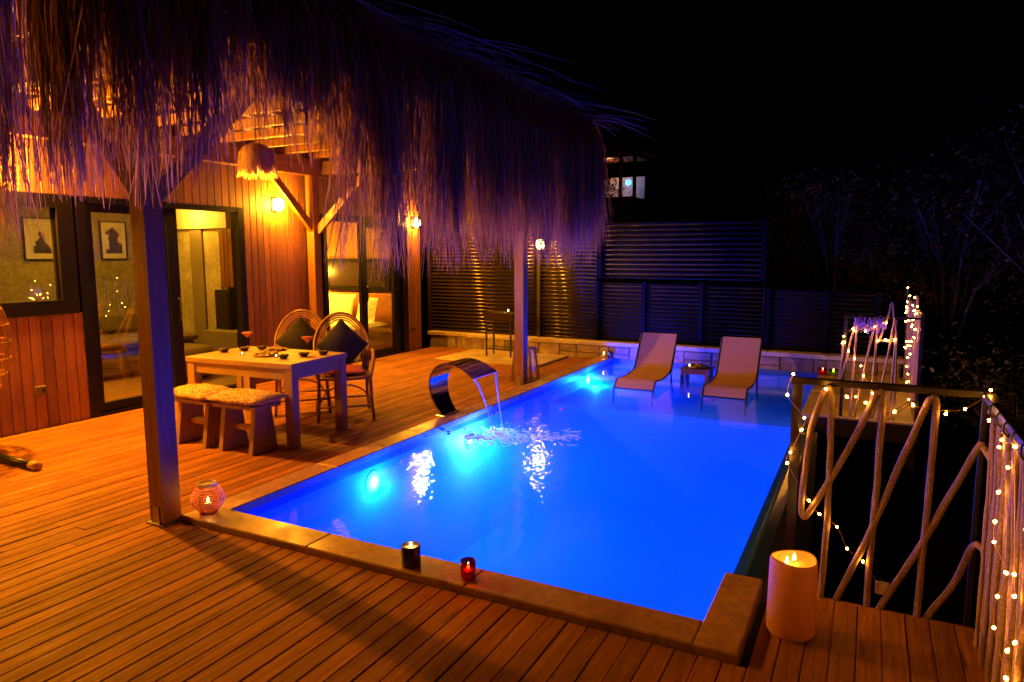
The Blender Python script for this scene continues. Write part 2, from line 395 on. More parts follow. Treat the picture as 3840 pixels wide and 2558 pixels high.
# ================================================================== POOL
PW, PL, ZC, ZW = 3.03, 7.60, .04, -.05
def pool():
    m = MB()
    m.quad((0,0,-1.4),(PW,0,-1.4),(PW,5.1,-1.4),(0,5.1,-1.4))
    m.quad((0,5.1,-1.4),(PW,5.1,-1.4),(PW,5.1,-.24),(0,5.1,-.24))
    m.quad((0,5.1,-.24),(PW,5.1,-.24),(PW,PL,-.24),(0,PL,-.24))
    m.quad((0,0,-1.4),(0,PL,-1.4),(0,PL,.005),(0,0,.005))
    m.quad((0,0,-1.4),(PW,0,-1.4),(PW,0,.005),(0,0,.005))
    m.quad((0,PL,-1.4),(PW,PL,-1.4),(PW,PL,.005),(0,PL,.005))
    m.quad((PW,0,-1.4),(PW,PL,-1.4),(PW,PL,-.081),(PW,0,-.081))
    root = m.build('pool', 'pool'); tag(root, kind='structure')
    MB().box(.001, .006, .009, PL-.001, ZW-.03, .0045).build('waterline_band', 'bandtile', root)  # strip coloured darker than the liner to darken the waterline band
    MB().box(.013, PW, PL-.006, PL-.001, ZW-.03, .0045).build('waterline_band', 'bandtile', root)
    MB().loft([[(PW+.002,y,-1.85),(PW+.13,y,-1.85),(PW+.13,y,-.13),(PW+.07,y,-.088),(PW+.002,y,-.080)] for y in (.56,4.72)]).build('weir_wall', 'weir', root)
    MB().box(PW+.131, PW+.19, .60, 4.72, -1.85, -.16).build('outer_wall', 'poolout', root)
    # coping slabs
    ys = [-.205, 1.02, 2.2, 3.35, 4.5, 5.6, 6.6, 7.6]
    for a, b in zip(ys[:-1], ys[1:]):
        if a < 0: a = .0
        MB().box(-.195, .012, a+.002, b-.002, -.02, ZC, .007).build('coping_slab', 'coping', root)
    for a, b in ((-.195, .86), (.86, 1.90), (1.90, 3.03)):
        MB().box(a+.001, b-.001, -.21, .008, -.06, ZC, .007).build('coping_slab', 'coping', root)
    MB().box(3.031, 3.215, -.21, .55, -.06, ZC, .007).build('coping_slab', 'coping', root)
    wt = MB().box(-.004,PW+.055,-.004,PL+.004,-1.45,ZW).build('water', 'water'); tag(wt, kind='structure')
pool()
def pool_light(loc, label, power, col=POOLB):
    t = thing('pool_lamp', label, 'pool light', loc, 0, 'underwater lamps along the left pool wall')
    n = 24; ring = MB()
    ring.loft([[(x, r*math.cos(2*math.pi*k/n), r*math.sin(2*math.pi*k/n)) for k in range(n)] for x, r in ((0,.106),(.004,.105),(.005,.102),(.003,.10))], cap=False).build('rim', 'pool', t, smooth=True)
    MB().loft([[(x, r*math.cos(2*math.pi*k/n), r*math.sin(2*math.pi*k/n)) for k in range(n)] for x, r in ((.002,.099),(.006,.097),(.010,.06),(.011,.01))]).build('lens', 'poolglow', t, smooth=True)
    point('lamp_light', (.13, 0, -.03), power, col, .05, t)
pool_light((.0, 1.47, -.22), 'glowing underwater lamp nearest the round red lantern', 310)
pool_light((.0, 3.05, -.24), 'glowing underwater lamp beside the steel arch spout and its splash', 900, (.012, .047, 1.0))
pool_light((.0, 6.45, -.16), 'glowing underwater lamp in the shallow end near the left lounger', 950)

# far raised stone wall
def stone_wall():
    root = thing('stone_wall', 'low rubble stone wall with pale cap along the far pool end', 'wall', (0, 7.62, 0))
    MB().box(-2.9, 4.05, .03, .30, -.6, .195).box(-3.62, -2.9, .10, .30, -.2, .195).build('core', 'mortar', root)
    x = -3.6
    while x < 4.02:
        w = ru(.16, .46); x1 = min(x+w, 4.04); off = .075 if x1 < -2.85 else 0
        if x < -2.88 < x1: x1 = -2.88; off = .075
        h = .19; zs = [(-.13, .19)] if rnd() < .55 else [(-.13, .06), (.065, .19)]
        for a, b in zs:
            j = lambda: ru(-.008, .008); c = .012; y = off + ru(-.004, .012)
            MB().loft([[(x+.006+j(), y+.06, a+.004), (x1-.006+j(), y+.06, a+.004), (x1-.006+j(), y+.06, b-.004), (x+.006+j(), y+.06, b-.004)],
                       [(x+.006, y+.012, a+.004), (x1-.006, y+.012, a+.004), (x1-.006, y+.012, b-.004), (x+.006, y+.012, b-.004)],
                       [(x+.02+j(), y, a+.016+j()), (x1-.02+j(), y, a+.016+j()), (x1-.02+j(), y, b-.014+j()), (x+.02+j(), y, b-.014+j())]]).build('stone', 'stone', root)
        x = x1
    x = -3.64
    while x < 4.0:
        x1 = min(x+ru(.7, 1.0), 4.08); off = .05 if x1 < -2.7 else -.025
        MB().box(x+.002, x1-.002, off, .34, .197, .262+ru(-.003,.003), .008).build('cap_stone', 'cap', root); x = x1
stone_wall()

# ================================================================== FENCES
def fence(name, x0, x1, z0, z1, step, label, posts, y=7.80, tilt=.55, sw=.045, sm='slat'):
    root = thing(name, label, 'fence', (x0, y, z0), 0, 'slatted metal fence panels behind the pool')
    L = x1-x0; z = step*.5; me = None
    prof = [(.012, -sw*.5), (-.004, -sw*.46), (-.013, -sw*.25), (-.016, 0), (-.013, sw*.25), (-.004, sw*.46), (.012, sw*.5)]
    while z < z1-z0-.02:
        if me is None:
            o = MB().loft([[(xx, q[0]+tilt*q[1]*.6, q[1]) for q in prof] for xx in (.02, L-.02)]).build('slat', sm, root, loc=(0, 0, z), smooth=True); me = o.data
        else: link('slat', me, None, root, (0, ru(-.002, .002), z), (ru(-.05,.05), 0, 0))
        z += step
    for px in posts: MB().box(px-x0-.03, px-x0+.03, -.05, .03, 0, z1-z0, .004).build('post', 'brownmetal' if sm == 'slat' else 'slatdark', root)
    MB().box(0, L, .06, .07, 0, z1-z0-.03).build('backing', 'blackmetal', root)
    return root
fence('slat_fence', -3.68, -1.50, .265, 2.85, .064, 'tall dark slat fence between house corner and the fence lamp post', [-3.64])
fence('slat_fence', -1.44, -.40, .265, 2.85, .064, 'tall dark slat fence panel right of the fence lamp post', [-1.41])
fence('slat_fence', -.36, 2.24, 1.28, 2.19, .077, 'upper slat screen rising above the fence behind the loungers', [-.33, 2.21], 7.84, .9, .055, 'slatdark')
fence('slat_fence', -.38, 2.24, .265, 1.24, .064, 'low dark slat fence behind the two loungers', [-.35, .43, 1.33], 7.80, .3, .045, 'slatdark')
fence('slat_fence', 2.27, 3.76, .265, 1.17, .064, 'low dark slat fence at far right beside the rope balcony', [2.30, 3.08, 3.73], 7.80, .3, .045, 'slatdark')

# ================================================================== HOUSE
XW = -3.47
def house():
    H = thing('house', 'timber clad house with black framed sliding doors beside the deck', 'house', (XW, 0, 0))
    opens = [(-1.6, 1.20, 1.10, 2.25), (1.255, 3.345, 0, 2.25), (4.80, 6.83, 0, 2.25)]
    wall = MB().box(-.16, -.035, -4.2, -1.6, -.1, 3.3).box(-.16, -.035, -1.6, 1.2, -.1, 1.10).box(-.16, -.035, 1.2, 1.255, -.1, 2.25).box(-.16, -.035, 3.345, 4.80, -.1, 2.25).box(-.16, -.035, 6.83, 7.25, -.1, 2.25).box(-.16, -.035, -1.6, 7.25, 2.25, 3.3).build('wall', 'clad', H)
    MB().box(-3.4, -.161, 7.13, 7.25, -.1, 3.3).build('side_wall', 'clad', H)
    y = -4.2; bw = .105
    while y < 7.24:
        y1 = min(y+bw, 7.25); segs = [(0.0, 3.3)]
        for a, b, c, d in opens:
            if y1 > a+.02 and y < b-.02:
                ns = []
                for s0, s1 in segs:
                    if c > s0: ns.append((s0, c))
                    if d < s1: ns.append((d, s1))
                segs = ns
        # clip the board's edge to the opening
        ya, yb = y, y1
        for a, b, c, d in opens:
            if ya < a < yb: 
                if a-ya > .03: segs2 = [(0, 3.3)]; yb2 = a
            if ya < b < yb: pass
        for s0, s1 in segs:
            a_, b_ = ya+.002, yb-.002; c = .005
            if b_-a_ < .02 or s1-s0 < .05: continue
            MB().loft([[( -.034, a_, s), (-.006, a_, s), (0, a_+c, s), (0, b_-c, s), (-.006, b_, s), (-.034, b_, s)] for s in (s0+.002, s1)]).build('board', 'clad', wall)
        y += bw
    # ---- window
    def frame(name, y0, y1, z0, z1, l, r, b, t, x0=-.10, x1=.014, parent=H):
        m = MB().box(x0, x1, y0, y0+l, z0, z1).box(x0, x1, y1-r, y1, z0, z1).box(x0+.002, x1-.002, y0+l, y1-r, z1-t, z1)
        if b: m.box(x0+.002, x1-.002, y0+l, y1-r, z0, z0+b)
        return m.build(name, 'frame', parent)
    w = frame('window', -1.62, 1.215, 1.095, 2.262, .15, .15, .14, .13)
    MB().box(-.052, -.046, -1.47, 1.065, 1.235, 2.132).build('pane', 'glass', w)
    MB().box(-.045, -.02, 1.035, 1.064, 1.236, 2.131).build('sash', 'frame', w)
    # ---- living room sliding door
    d = frame('sliding_door', 1.25, 3.35, 0, 2.262, .10, .085, .03, .065)
    f = MB().box(-.09, -.03, 1.352, 1.43, .031, 2.195).box(-.09, -.03, 2.29, 2.42, .031, 2.195).box(-.088, -.032, 1.43, 2.29, .031, .12).box(-.088, -.032, 1.43, 2.29, 2.11, 2.195).build('fixed_panel', 'frame', d)
    MB().box(-.063, -.057, 1.431, 2.289, .121, 2.109).build('pane', 'glass', d)
    MB().tube([(.0,2.36,.92),(.035,2.36,.94),(.035,2.36,1.16),(.0,2.36,1.18)], .010, 6).build('door_handle', 'blackmetal', d)
    # ---- bedroom sliding door
    d2 = frame('sliding_door', 4.795, 6.84, 0, 2.262, .065, .14, .03, .10)
    MB().box(-.09, -.03, 5.66, 5.80, .031, 2.16).box(-.09, -.03, 6.50, 6.70, .031, 2.16).box(-.088, -.032, 5.80, 6.50, .031, .12).box(-.088, -.032, 5.80, 6.50, 2.08, 2.16).build('fixed_panel', 'frame', d2)
    MB().box(-.063, -.057, 5.801, 6.499, .121, 2.079).build('pane', 'glass', d2)
    MB().tube([(0,5.73,.92),(.035,5.73,.94),(.035,5.73,1.16),(0,5.73,1.18)], .010, 6).build('door_handle', 'blackmetal', d2)
    # ---- rooms (coordinates relative to the wall face)
    MB().box(-3.4, -.162, -2.9, 4.4, -.10, .0).box(-3.4, -.162, 4.4, 7.12, -.10, .0).build('room_floor', 'roomfloor', H)
    MB().box(-3.4, -.162, -2.9, 7.12, 2.52, 2.6).build('room_ceiling', 'white', H)
    MB().box(-3.4, -3.28, -2.9, 4.44, 0, 2.52).build('room_wall', 'plaster', H)
    MB().box(-3.28, -.162, 4.30, 4.44, 0, 2.52).build('room_wall', 'greypl', H)
    MB().box(-3.28, -.162, -2.9, -2.8, 0, 2.52).build('room_wall', 'plaster', H)
    # pilasters and soffit at the living room's end wall
    MB().box(-2.12, -1.86, 4.22, 4.298, 0, 2.05).build('pilaster', 'greypl', H)
    MB().box(-1.85, -1.52, 4.25, 4.298, 0, 2.05).build('wall_panel', 'marble', H)
    MB().box(-2.5, -2.13, 4.25, 4.298, 0, 2.05).build('wall_panel', 'marble', H)
    MB().box(-2.6, -1.3, 4.20, 4.297, 2.06, 2.5).build('soffit', 'white', H)
    for k in range(3): MB().box(-1.45+k*.085, -1.375+k*.085, 4.20, 4.297, 1.20, 2.05).build('chimney_slat', 'clad', H)
    MB().box(-1.60, -.9, 3.95, 4.297, 0, .58, .01).build('hearth', 'greypl', H)
    # bedroom linings
    k = 0; xx = -3.27
    MB().box(-3.4, -3.29, 4.45, 7.12, 0, 2.52).build('room_wall', 'clad', H)
    bl = MB().box(-3.28, -.17, 7.06, 7.12, 0, 2.52).build('room_wall', 'clad', H)
    while xx < -.18:
        MB().box(xx, xx+.098, 7.035, 7.058, 0, 2.515, .003).build('board', 'clad', bl); xx += .102
    bw_ = MB().box(-1.92, -.5, 6.98, 7.033, 1.02, 1.60).build('bedroom_window', 'frame', H)
    MB().box(-1.84, -.58, 6.972, 6.979, 1.10, 1.53).build('pane', 'darkglass', bw_)
    MB().box(-3.4, .0, -4.2, 7.25, 3.301, 3.42).build('roof', 'beamy', H)
    area('living_room_light', (-1.6, 2.2, 2.5), 75, ROOM, 1.2, 2.2, H)
    point('soffit_light', (-1.9, 4.0, 2.25), 26, ROOM, .04, H)
    point('bedroom_light', (-2.15, 6.7, 1.35), 110, ROOM, .06, H)
    area('bedroom_ceiling_light', (-1.5, 5.8, 2.5), 300, ROOM, .8, .8, H)
house()
# interior things
def sofa():
    t = thing('sofa', 'green grey corner sofa inside the living room', 'sofa', (-5.7, 2.2, 0))
    MB().box(-.85, .38, -1.9, 1.85, .06, .40, .05).build('base', 'sofa', t, smooth=False)
    MB().box(-.85, .40, -1.9, .0, .40, .52, .04).box(-.85, .40, .01, 1.85, .40, .52, .04).build('seat_cushion', 'sofa', t)
    MB().box(-.86, -.5, -1.9, 1.85, .52, .85, .06).build('backrest', 'sofa', t)
    t2 = thing('ottoman', 'rounded green grey ottoman seen through the open living room door', 'ottoman', (-4.75, 3.25, 0))
    MB().lathe([(.42,.04),(.46,.1),(.47,.34),(.44,.42),(.30,.44),(.02,.445)], n=28).build('pad', 'sofa', t2, smooth=True)
    for a in range(4):
        MB().lathe([(.02,0),(.025,.05)], (.3*math.cos(a*1.57+.8), .3*math.sin(a*1.57+.8), 0), 8).build('leg', 'blackmetal', t2)
sofa()
def pic(y0, y1, z0, z1, label, m):
    t = thing('framed_picture', label, 'picture', (-6.74, (y0+y1)/2, (z0+z1)/2), 0, 'framed prints on the living room wall')
    a = (y1-y0)/2; b = (z1-z0)/2
    MB().box(0,.025,-a,-a+.018,-b,b).box(0,.025,a-.018,a,-b,b).box(0,.024,-a+.018,a-.018,-b,-b+.018).box(0,.024,-a+.018,a-.018,b-.018,b).build('frame', 'blackmetal', t)
    MB().box(.002,.010,-a+.018,a-.018,-b+.018,b-.018).build('mount', 'white', t)
    MB().box(.0105,.013,-a*.62,a*.62,-b*.68,b*.68).build('print', m, t)
pic(2.48, 2.93, 1.60, 2.19, 'framed print behind the left window, dark figures on white', m_pic1)
pic(3.56, 3.98, 1.60, 2.18, 'framed print behind the glass door, single dark silhouette', m_pic2)
def fireplace():
    t = thing('fireplace', 'black fireplace insert on the living room hearth', 'fireplace', (-4.80, 4.14, .582))
    MB().box(-.16,.14,-.04,.10,0,.58,.006).build('body', 'blackmetal', t); MB().box(-.13,.11,-.046,-.041,.05,.53).build('door_glass', 'darkglass', t)
fireplace()
def bed():
    t = thing('bed', 'double bed with pale linen in the lit bedroom', 'bed', (-4.75, 5.95, 0))
    MB().box(-.85,.85,-1.0,.98,.06,.26,.01).build('base', 'headboard', t)
    MB().box(-.84,.84,-1.0,.97,.262,.50,.06).build('mattress', 'linen', t)
    MB().box(-.86,.86,-1.03,-.25,.30,.53,.03).build('blanket', 'throw', t)
    MB().box(-.9,.9,1.00,1.06,.1,.98,.01).build('headboard', 'headboard', t)
    for k, (x, y, z, s, lb) in enumerate([(-.52,.80,.72,.24,'large pale pillow leaning on headboard, left in the bed row'),(-.08,.80,.72,.24,'large pale pillow leaning on headboard, centre of the bed row'),(.52,.72,.71,.21,'square cream pillow standing alone behind the fixed bedroom glass'),(-.35,.60,.62,.18,'small pale pillow in front of the leaning bed pillows')]):
        p = MB(); n = 12; rings = []
        for i in range(-4, 5):
            u = i/4; th = .075*(1-abs(u)**3)
            rings.append([(x+s*a*(1-.07*(1-b*b))*1.0, y+th*u*0+ (b*s)*.30 + sgn*th*(1-a**4)*(1-b**4)*.9, z+s*b) for a, b, sgn in [(u, q, 1) for q in (-1,-.6,0,.6,1)] + [(u, q, -1) for q in (1,.6,0,-.6,-1)]])
        p.loft(rings); o = p.build('bed_pillow', 'linen', smooth=True); o.location = (-4.75, 5.95, 0); tag(o, lb, 'pillow', 'bed pillows')
bed()
def outlet(loc, label, s):
    t = thing('wall_outlet', label, 'outlet', loc); MB().box(0,.035,-.05,.05,-.04,.04,.006).build('box', 'socket', t); MB().box(.0352,.045,.005,.035,-.018,.02,.003).build('cover', 'blackmetal', t)
outlet((XW+.001, .78, .38), 'grey weatherproof outlet low on the wall left of the glass door', 0)
outlet((XW+.001, 6.99, .38), 'dark outlet low on the narrow wall strip by the house corner', 0)
def sconce(loc, label, power, group='wall sconces on the house', rz=0):
    t = thing('wall_sconce', label, 'wall lamp', loc, rz, group)
    MB().box(.0,.02,-.05,.05,-.09,.09,.004).build('back_plate', 'blackmetal', t)
    MB().box(.02,.05,-.015,.015,-.015,.015).build('arm', 'blackmetal', t)
    MB().lathe([(.0,-.085),(.035,-.075),(.062,-.045),(.07,0),(.062,.045),(.035,.075),(.0,.085)], (.085,0,0), 16).build('globe', 'lampglass', t, smooth=True)
    n = 20
    MB().tube([(.085+.068*math.cos(2*math.pi*k/n), .068*math.sin(2*math.pi*k/n), 0) for k in range(n)], .008, 6, close=True).build('ring', 'blackmetal', t)
    point('bulb_light', (.078,0,0), power, WARM, .045, t)
sconce((XW+.001, .40, 2.46), 'round wall lamp above the left living room window', 1450)
sconce((XW+.001, -2.75, 2.40), 'added unseen wall lamp farthest from the pool spout along the house front', 420)  # guessed lamp out of view, added for warm light on front faces
sconce((XW+.001, 3.88, 2.33), 'bright wall lamp between the two sliding doors', 340)
sconce((XW+.001, 7.03, 2.22), 'wall lamp on the narrow strip by the house corner', 300)
sconce((-1.33, 7.72, 1.84), 'small lamp on the slat fence post behind the far post', 80, 'fence lamps', R(-90))

# ================================================================== PERGOLA
def pergola():
    P = thing('pergola', 'timber pergola roofed with shaggy hanging reed thatch', 'pergola', (-.27, -.25, 0))
    ox, oy = .27, .25
    def b(x0,x1,y0,y1,z0,z1,name,mat,ch=.004): return MB().box(x0+ox,x1+ox,y0+oy,y1+oy,z0,z1,ch).build(name, mat, P)
    h = .063
    for (x, y) in ((-.27,-.25),(-.32,4.90),(-3.375,4.50),(-3.375,-.25)):
        po = b(x-h, x+h, y-h, y+h, .0 if x < -1 else .012, 2.80, 'post', 'beam')
        if x > -1:
            m = MB(); 
            for s in (-1, 1): m.box(x+ox-.03, x+ox+.03, y+oy+s*(h+.001)-(.005 if s<0 else 0), y+oy+s*(h+.001)+(.005 if s>0 else 0), .006, .12)
            m.box(x+ox-h-.02, x+ox+h+.02, y+oy-h-.02, y+oy+h+.02, .003, .011).build('post_shoe', 'darksteel', po)
    b(-.34,-.22,-.85,5.55,2.801,2.98,'beam','beamy'); b(-3.44,-3.31,-.85,5.55,2.76,2.97,'beam','beamy')
    b(-3.31,-.34,-.31,-.19,2.78,2.96,'beam','beamx'); b(-3.31,-.34,4.62,4.74,2.78,2.96,'beam','beamx')
    def brace(a, c): MB().bar((a[0]+ox,a[1]+oy,a[2]), (c[0]+ox,c[1]+oy,c[2]), .06, .10).build('brace', 'beamx', P)
    brace((-.30,-.25,2.03),(-.98,-.25,2.80)); brace((-.27,-.20,2.03),(-.27,.62,2.82)); brace((-.32,4.86,2.03),(-.32,4.1,2.82)); brace((-.34,4.88,2.03),(-1.05,4.70,2.80))
    brace((-3.36,4.46,2.03),(-3.36,3.68,2.78)); brace((-3.33,4.54,2.0),(-2.52,4.66,2.80))
    y = -.75
    while y < 5.5: b(-3.44,.30,y-.03,y+.03,2.982,3.075,'rafter','beamx'); y += .52
    x = -3.3
    while x < .3:
        MB().tube([(x+ox, -.85+oy, 3.097), (x+ox, 5.55+oy, 3.097)], .018, 8).build('batten', 'beamy', P); x += .30
    b(-3.44,.32,-.88,5.58,3.118,3.135,'reed_mat','mat_',0)
    # thatch: slab over the mat + hanging strands
    b(-3.45,.33,-.90,5.60,3.14,3.40,'thatch_bed','thatch',0)
    T = MB()
    def strand(pts, w, dirn):
        i = len(T.v); n = len(pts); dx, dy = dirn
        for k, (x, y, z) in enumerate(pts):
            ww = w*(1-.75*(k/(n-1))**2)
            T.v.append((x+ox-dx*ww, y+oy-dy*ww, z)); T.v.append((x+ox+dx*ww, y+oy+dy*ww, z))
        for k in range(n-1): T.f.append((i+2*k, i+2*k+1, i+2*k+3, i+2*k+2))
    def interp(tab, q):
        for (a, va), (b_, vb) in zip(tab[:-1], tab[1:]):
            if a <= q <= b_: return va+(vb-va)*(q-a)/(b_-a)
        return tab[-1][1] if q > tab[-1][0] else tab[0][1]
    def fringe(n, along, edge, lo, hi, ztab, out, dens=None, lenvar=1.0, mess=1.0):
        clump = None
        for k in range(n):
            if clump is None or rnd() < .06:
                q = ru(lo, hi)
                if dens and rnd() > interp(dens, q): clump = None; continue
                clump = (q, random.gauss(0, .085)*mess, random.gauss(0, .04), random.gauss(.16, .24), ru(.02, .07))
            q0, lean, leano, short, spread = clump
            q = q0 + random.gauss(0, spread)
            zb = interp(ztab, q) + max(-.12, short)*.75*lenvar + random.expovariate(1/.24)*lenvar - .08
            zt = ru(3.12, 3.42); zb = min(zb, zt-.30)
            e0 = edge + out*ru(-.12, .02); e1 = edge + out*ru(.0, .17)
            L = zt-zb; pts = []; wq = we = 0.0; ll = lean+random.gauss(0, .05)*mess; k1 = random.gauss(0, .03)*mess
            for s in (0, .10, .28, .48, .66, .84, 1):
                wq += random.gauss(0, .011)*mess*L; we += random.gauss(0, .009)*L
                e = e0 + (e1-e0)*min(1, s*4) + out*leano*s*L*.6 + we*s
                qq = q + ll*s*L + wq*s + k1*math.sin(s*4.5+k)
                z = zt - L*s
                pts.append((qq, e, z) if along == 'x' else (e, qq, z))
            a = ru(-1.1, 1.1)
            strand(pts, ru(.0020, .0080), ((math.cos(a), math.sin(a)) if along == 'x' else (math.sin(a), math.cos(a))))
    # pool side
    zt = [(-.9,2.05),(-.5,2.08),(-.3,2.25),(-.15,2.34),(.2,2.34),(.45,2.36),(.68,2.12),(.84,1.96),(1.07,1.62),(1.45,1.58),(1.95,1.60),(2.5,1.72),(2.85,1.68),(3.5,1.74),(4.1,1.64),(5.3,1.68),(5.6,1.85)]
    dn = [(-.9,1),(-.40,.9),(-.25,.75),(.45,.75),(.7,.95),(1.0,1),(1.38,.9),(1.46,.45),(1.75,.45),(1.85,.9),(5.6,1)]
    fringe(5900, 'y', .33, -.92, 5.62, zt, 1, dn)
    fringe(1500, 'y', .30, .8, 5.6, [(q, z+.5) for q, z in zt], 1, None, .8)
    fringe(1500, 'y', .30, -.92, .95, [(q, 2.62) for q, z in zt], 1, None, .6)
    # front side (nearest the camera), with a thin place
    zf = [(-3.5,2.1),(-.95,2.02),(-.67,2.03),(-.43,1.95),(-.2,1.88),(-.05,2.0),(.12,2.05),(.3,2.08),(.4,2.05)]
    df = [(-3.5,.8),(-.35,.9),(-.24,.8),(-.21,0),(.0,0),(.04,.8),(.4,1)]
    fringe(2200, 'x', -.90, -2.2, .36, [(q, z-.10) for q, z in zf], -1, df, .55)
    fringe(900, 'x', -.86, -2.2, .36, [(q, z+.25) for q, z in zf], -1, df, .55)
    # far end
    fringe(1300, 'x', 5.60, -3.45, .36, [(-3.5,2.5),(-2.6,2.4),(-1.9,1.9),(.4,1.65)], 1, None)
    # loose stalks on top of the eave
    for k in range(230):
        y = ru(-.8, 5.7); L = ru(.25, .9); a = ru(.1, 1.25); x0 = ru(-.2, .3); z0 = ru(3.38, 3.45)
        pts = [(x0+math.cos(a)*L*s, y+math.sin(a)*L*s, z0+.10*L*s*ru(.5,1)-.22*L*s*s) for s in (0,.35,.7,1)]
        strand(pts, ru(.002,.005), (0, 0)) if False else None
        T.tube([(p[0]+ox, p[1]+oy, p[2]) for p in pts], [.004,.0035,.003,.0015], 4)
    for k in range(46):   # long reeds lying along the eave and sticking out past it
        y = ru(-.8, 5.2); L = ru(.7, 1.5); a = ru(.9, 1.45); x0 = ru(.2, .36); z0 = ru(3.34, 3.46); up = ru(.0, .16)
        T.tube([(x0+math.cos(a)*L*s+ox, y+math.sin(a)*L*s+oy, z0+up*L*s-.16*L*s*s) for s in (0,.25,.5,.75,1)], [.006,.006,.005,.004,.002], 5)
    for k in range(26):   # long drooping single stems over the edge
        y = ru(-.6, 5.5); z1 = ru(1.7, 2.6); xx = .40+ru(0,.10)
        T.tube([(.2+ox,y+oy,3.42),(xx+ox,y+.03+oy,3.3),(xx+.03+ox,y+ru(-.1,.12)+oy,2.8),(xx+ox,y+ru(-.15,.15)+oy,z1)], [.004,.004,.003,.0015], 4)
    o = T.build('thatch', 'thatch', P); o['kind'] = 'stuff'
pergola()

def pendant():
    t = thing('pendant_lamp', 'glowing dome shaped raffia pendant lamp over the dining table', 'pendant lamp', (-1.9, 2.15, 2.42))
    MB().tube([(0,0,.36),(0,0,.70)], .006, 6).build('cord', 'blackmetal', t)
    m = MB()
    for k in range(900):
        a = ru(0, 2*math.pi); ph = ru(0,.05); L = ru(.75, 1.25); pts = []
        for s in (0, .2, .4, .6, .8, 1):
            th = s*1.35; r = .165*math.sin(min(th,1.5))+.02 + (.03*max(0,s*L-.8)); z = .35-.165*(1-math.cos(th)) - max(0, s*L-.62)*.33
            pts.append((r*math.cos(a+ph*s), r*math.sin(a+ph*s), z+ru(-.004,.004)))
        i = len(m.v)
        for x, y, z in pts:
            w = .0065; m.v += [(x-w*math.sin(a), y+w*math.cos(a), z), (x+w*math.sin(a), y-w*math.cos(a), z)]
        for q in range(5): m.f.append((i+2*q, i+2*q+1, i+2*q+3, i+2*q+2))
    m.build('shade', 'raffia', t)
    MB().lathe([(.0,.12),(.03,.13),(.04,.17),(.025,.22),(.02,.26),(.0,.265)], n=12).build('bulb', 'lampglass', t, smooth=True)
    point('bulb_light', (0,0,.16), 95, WARM, .03, t)
pendant()

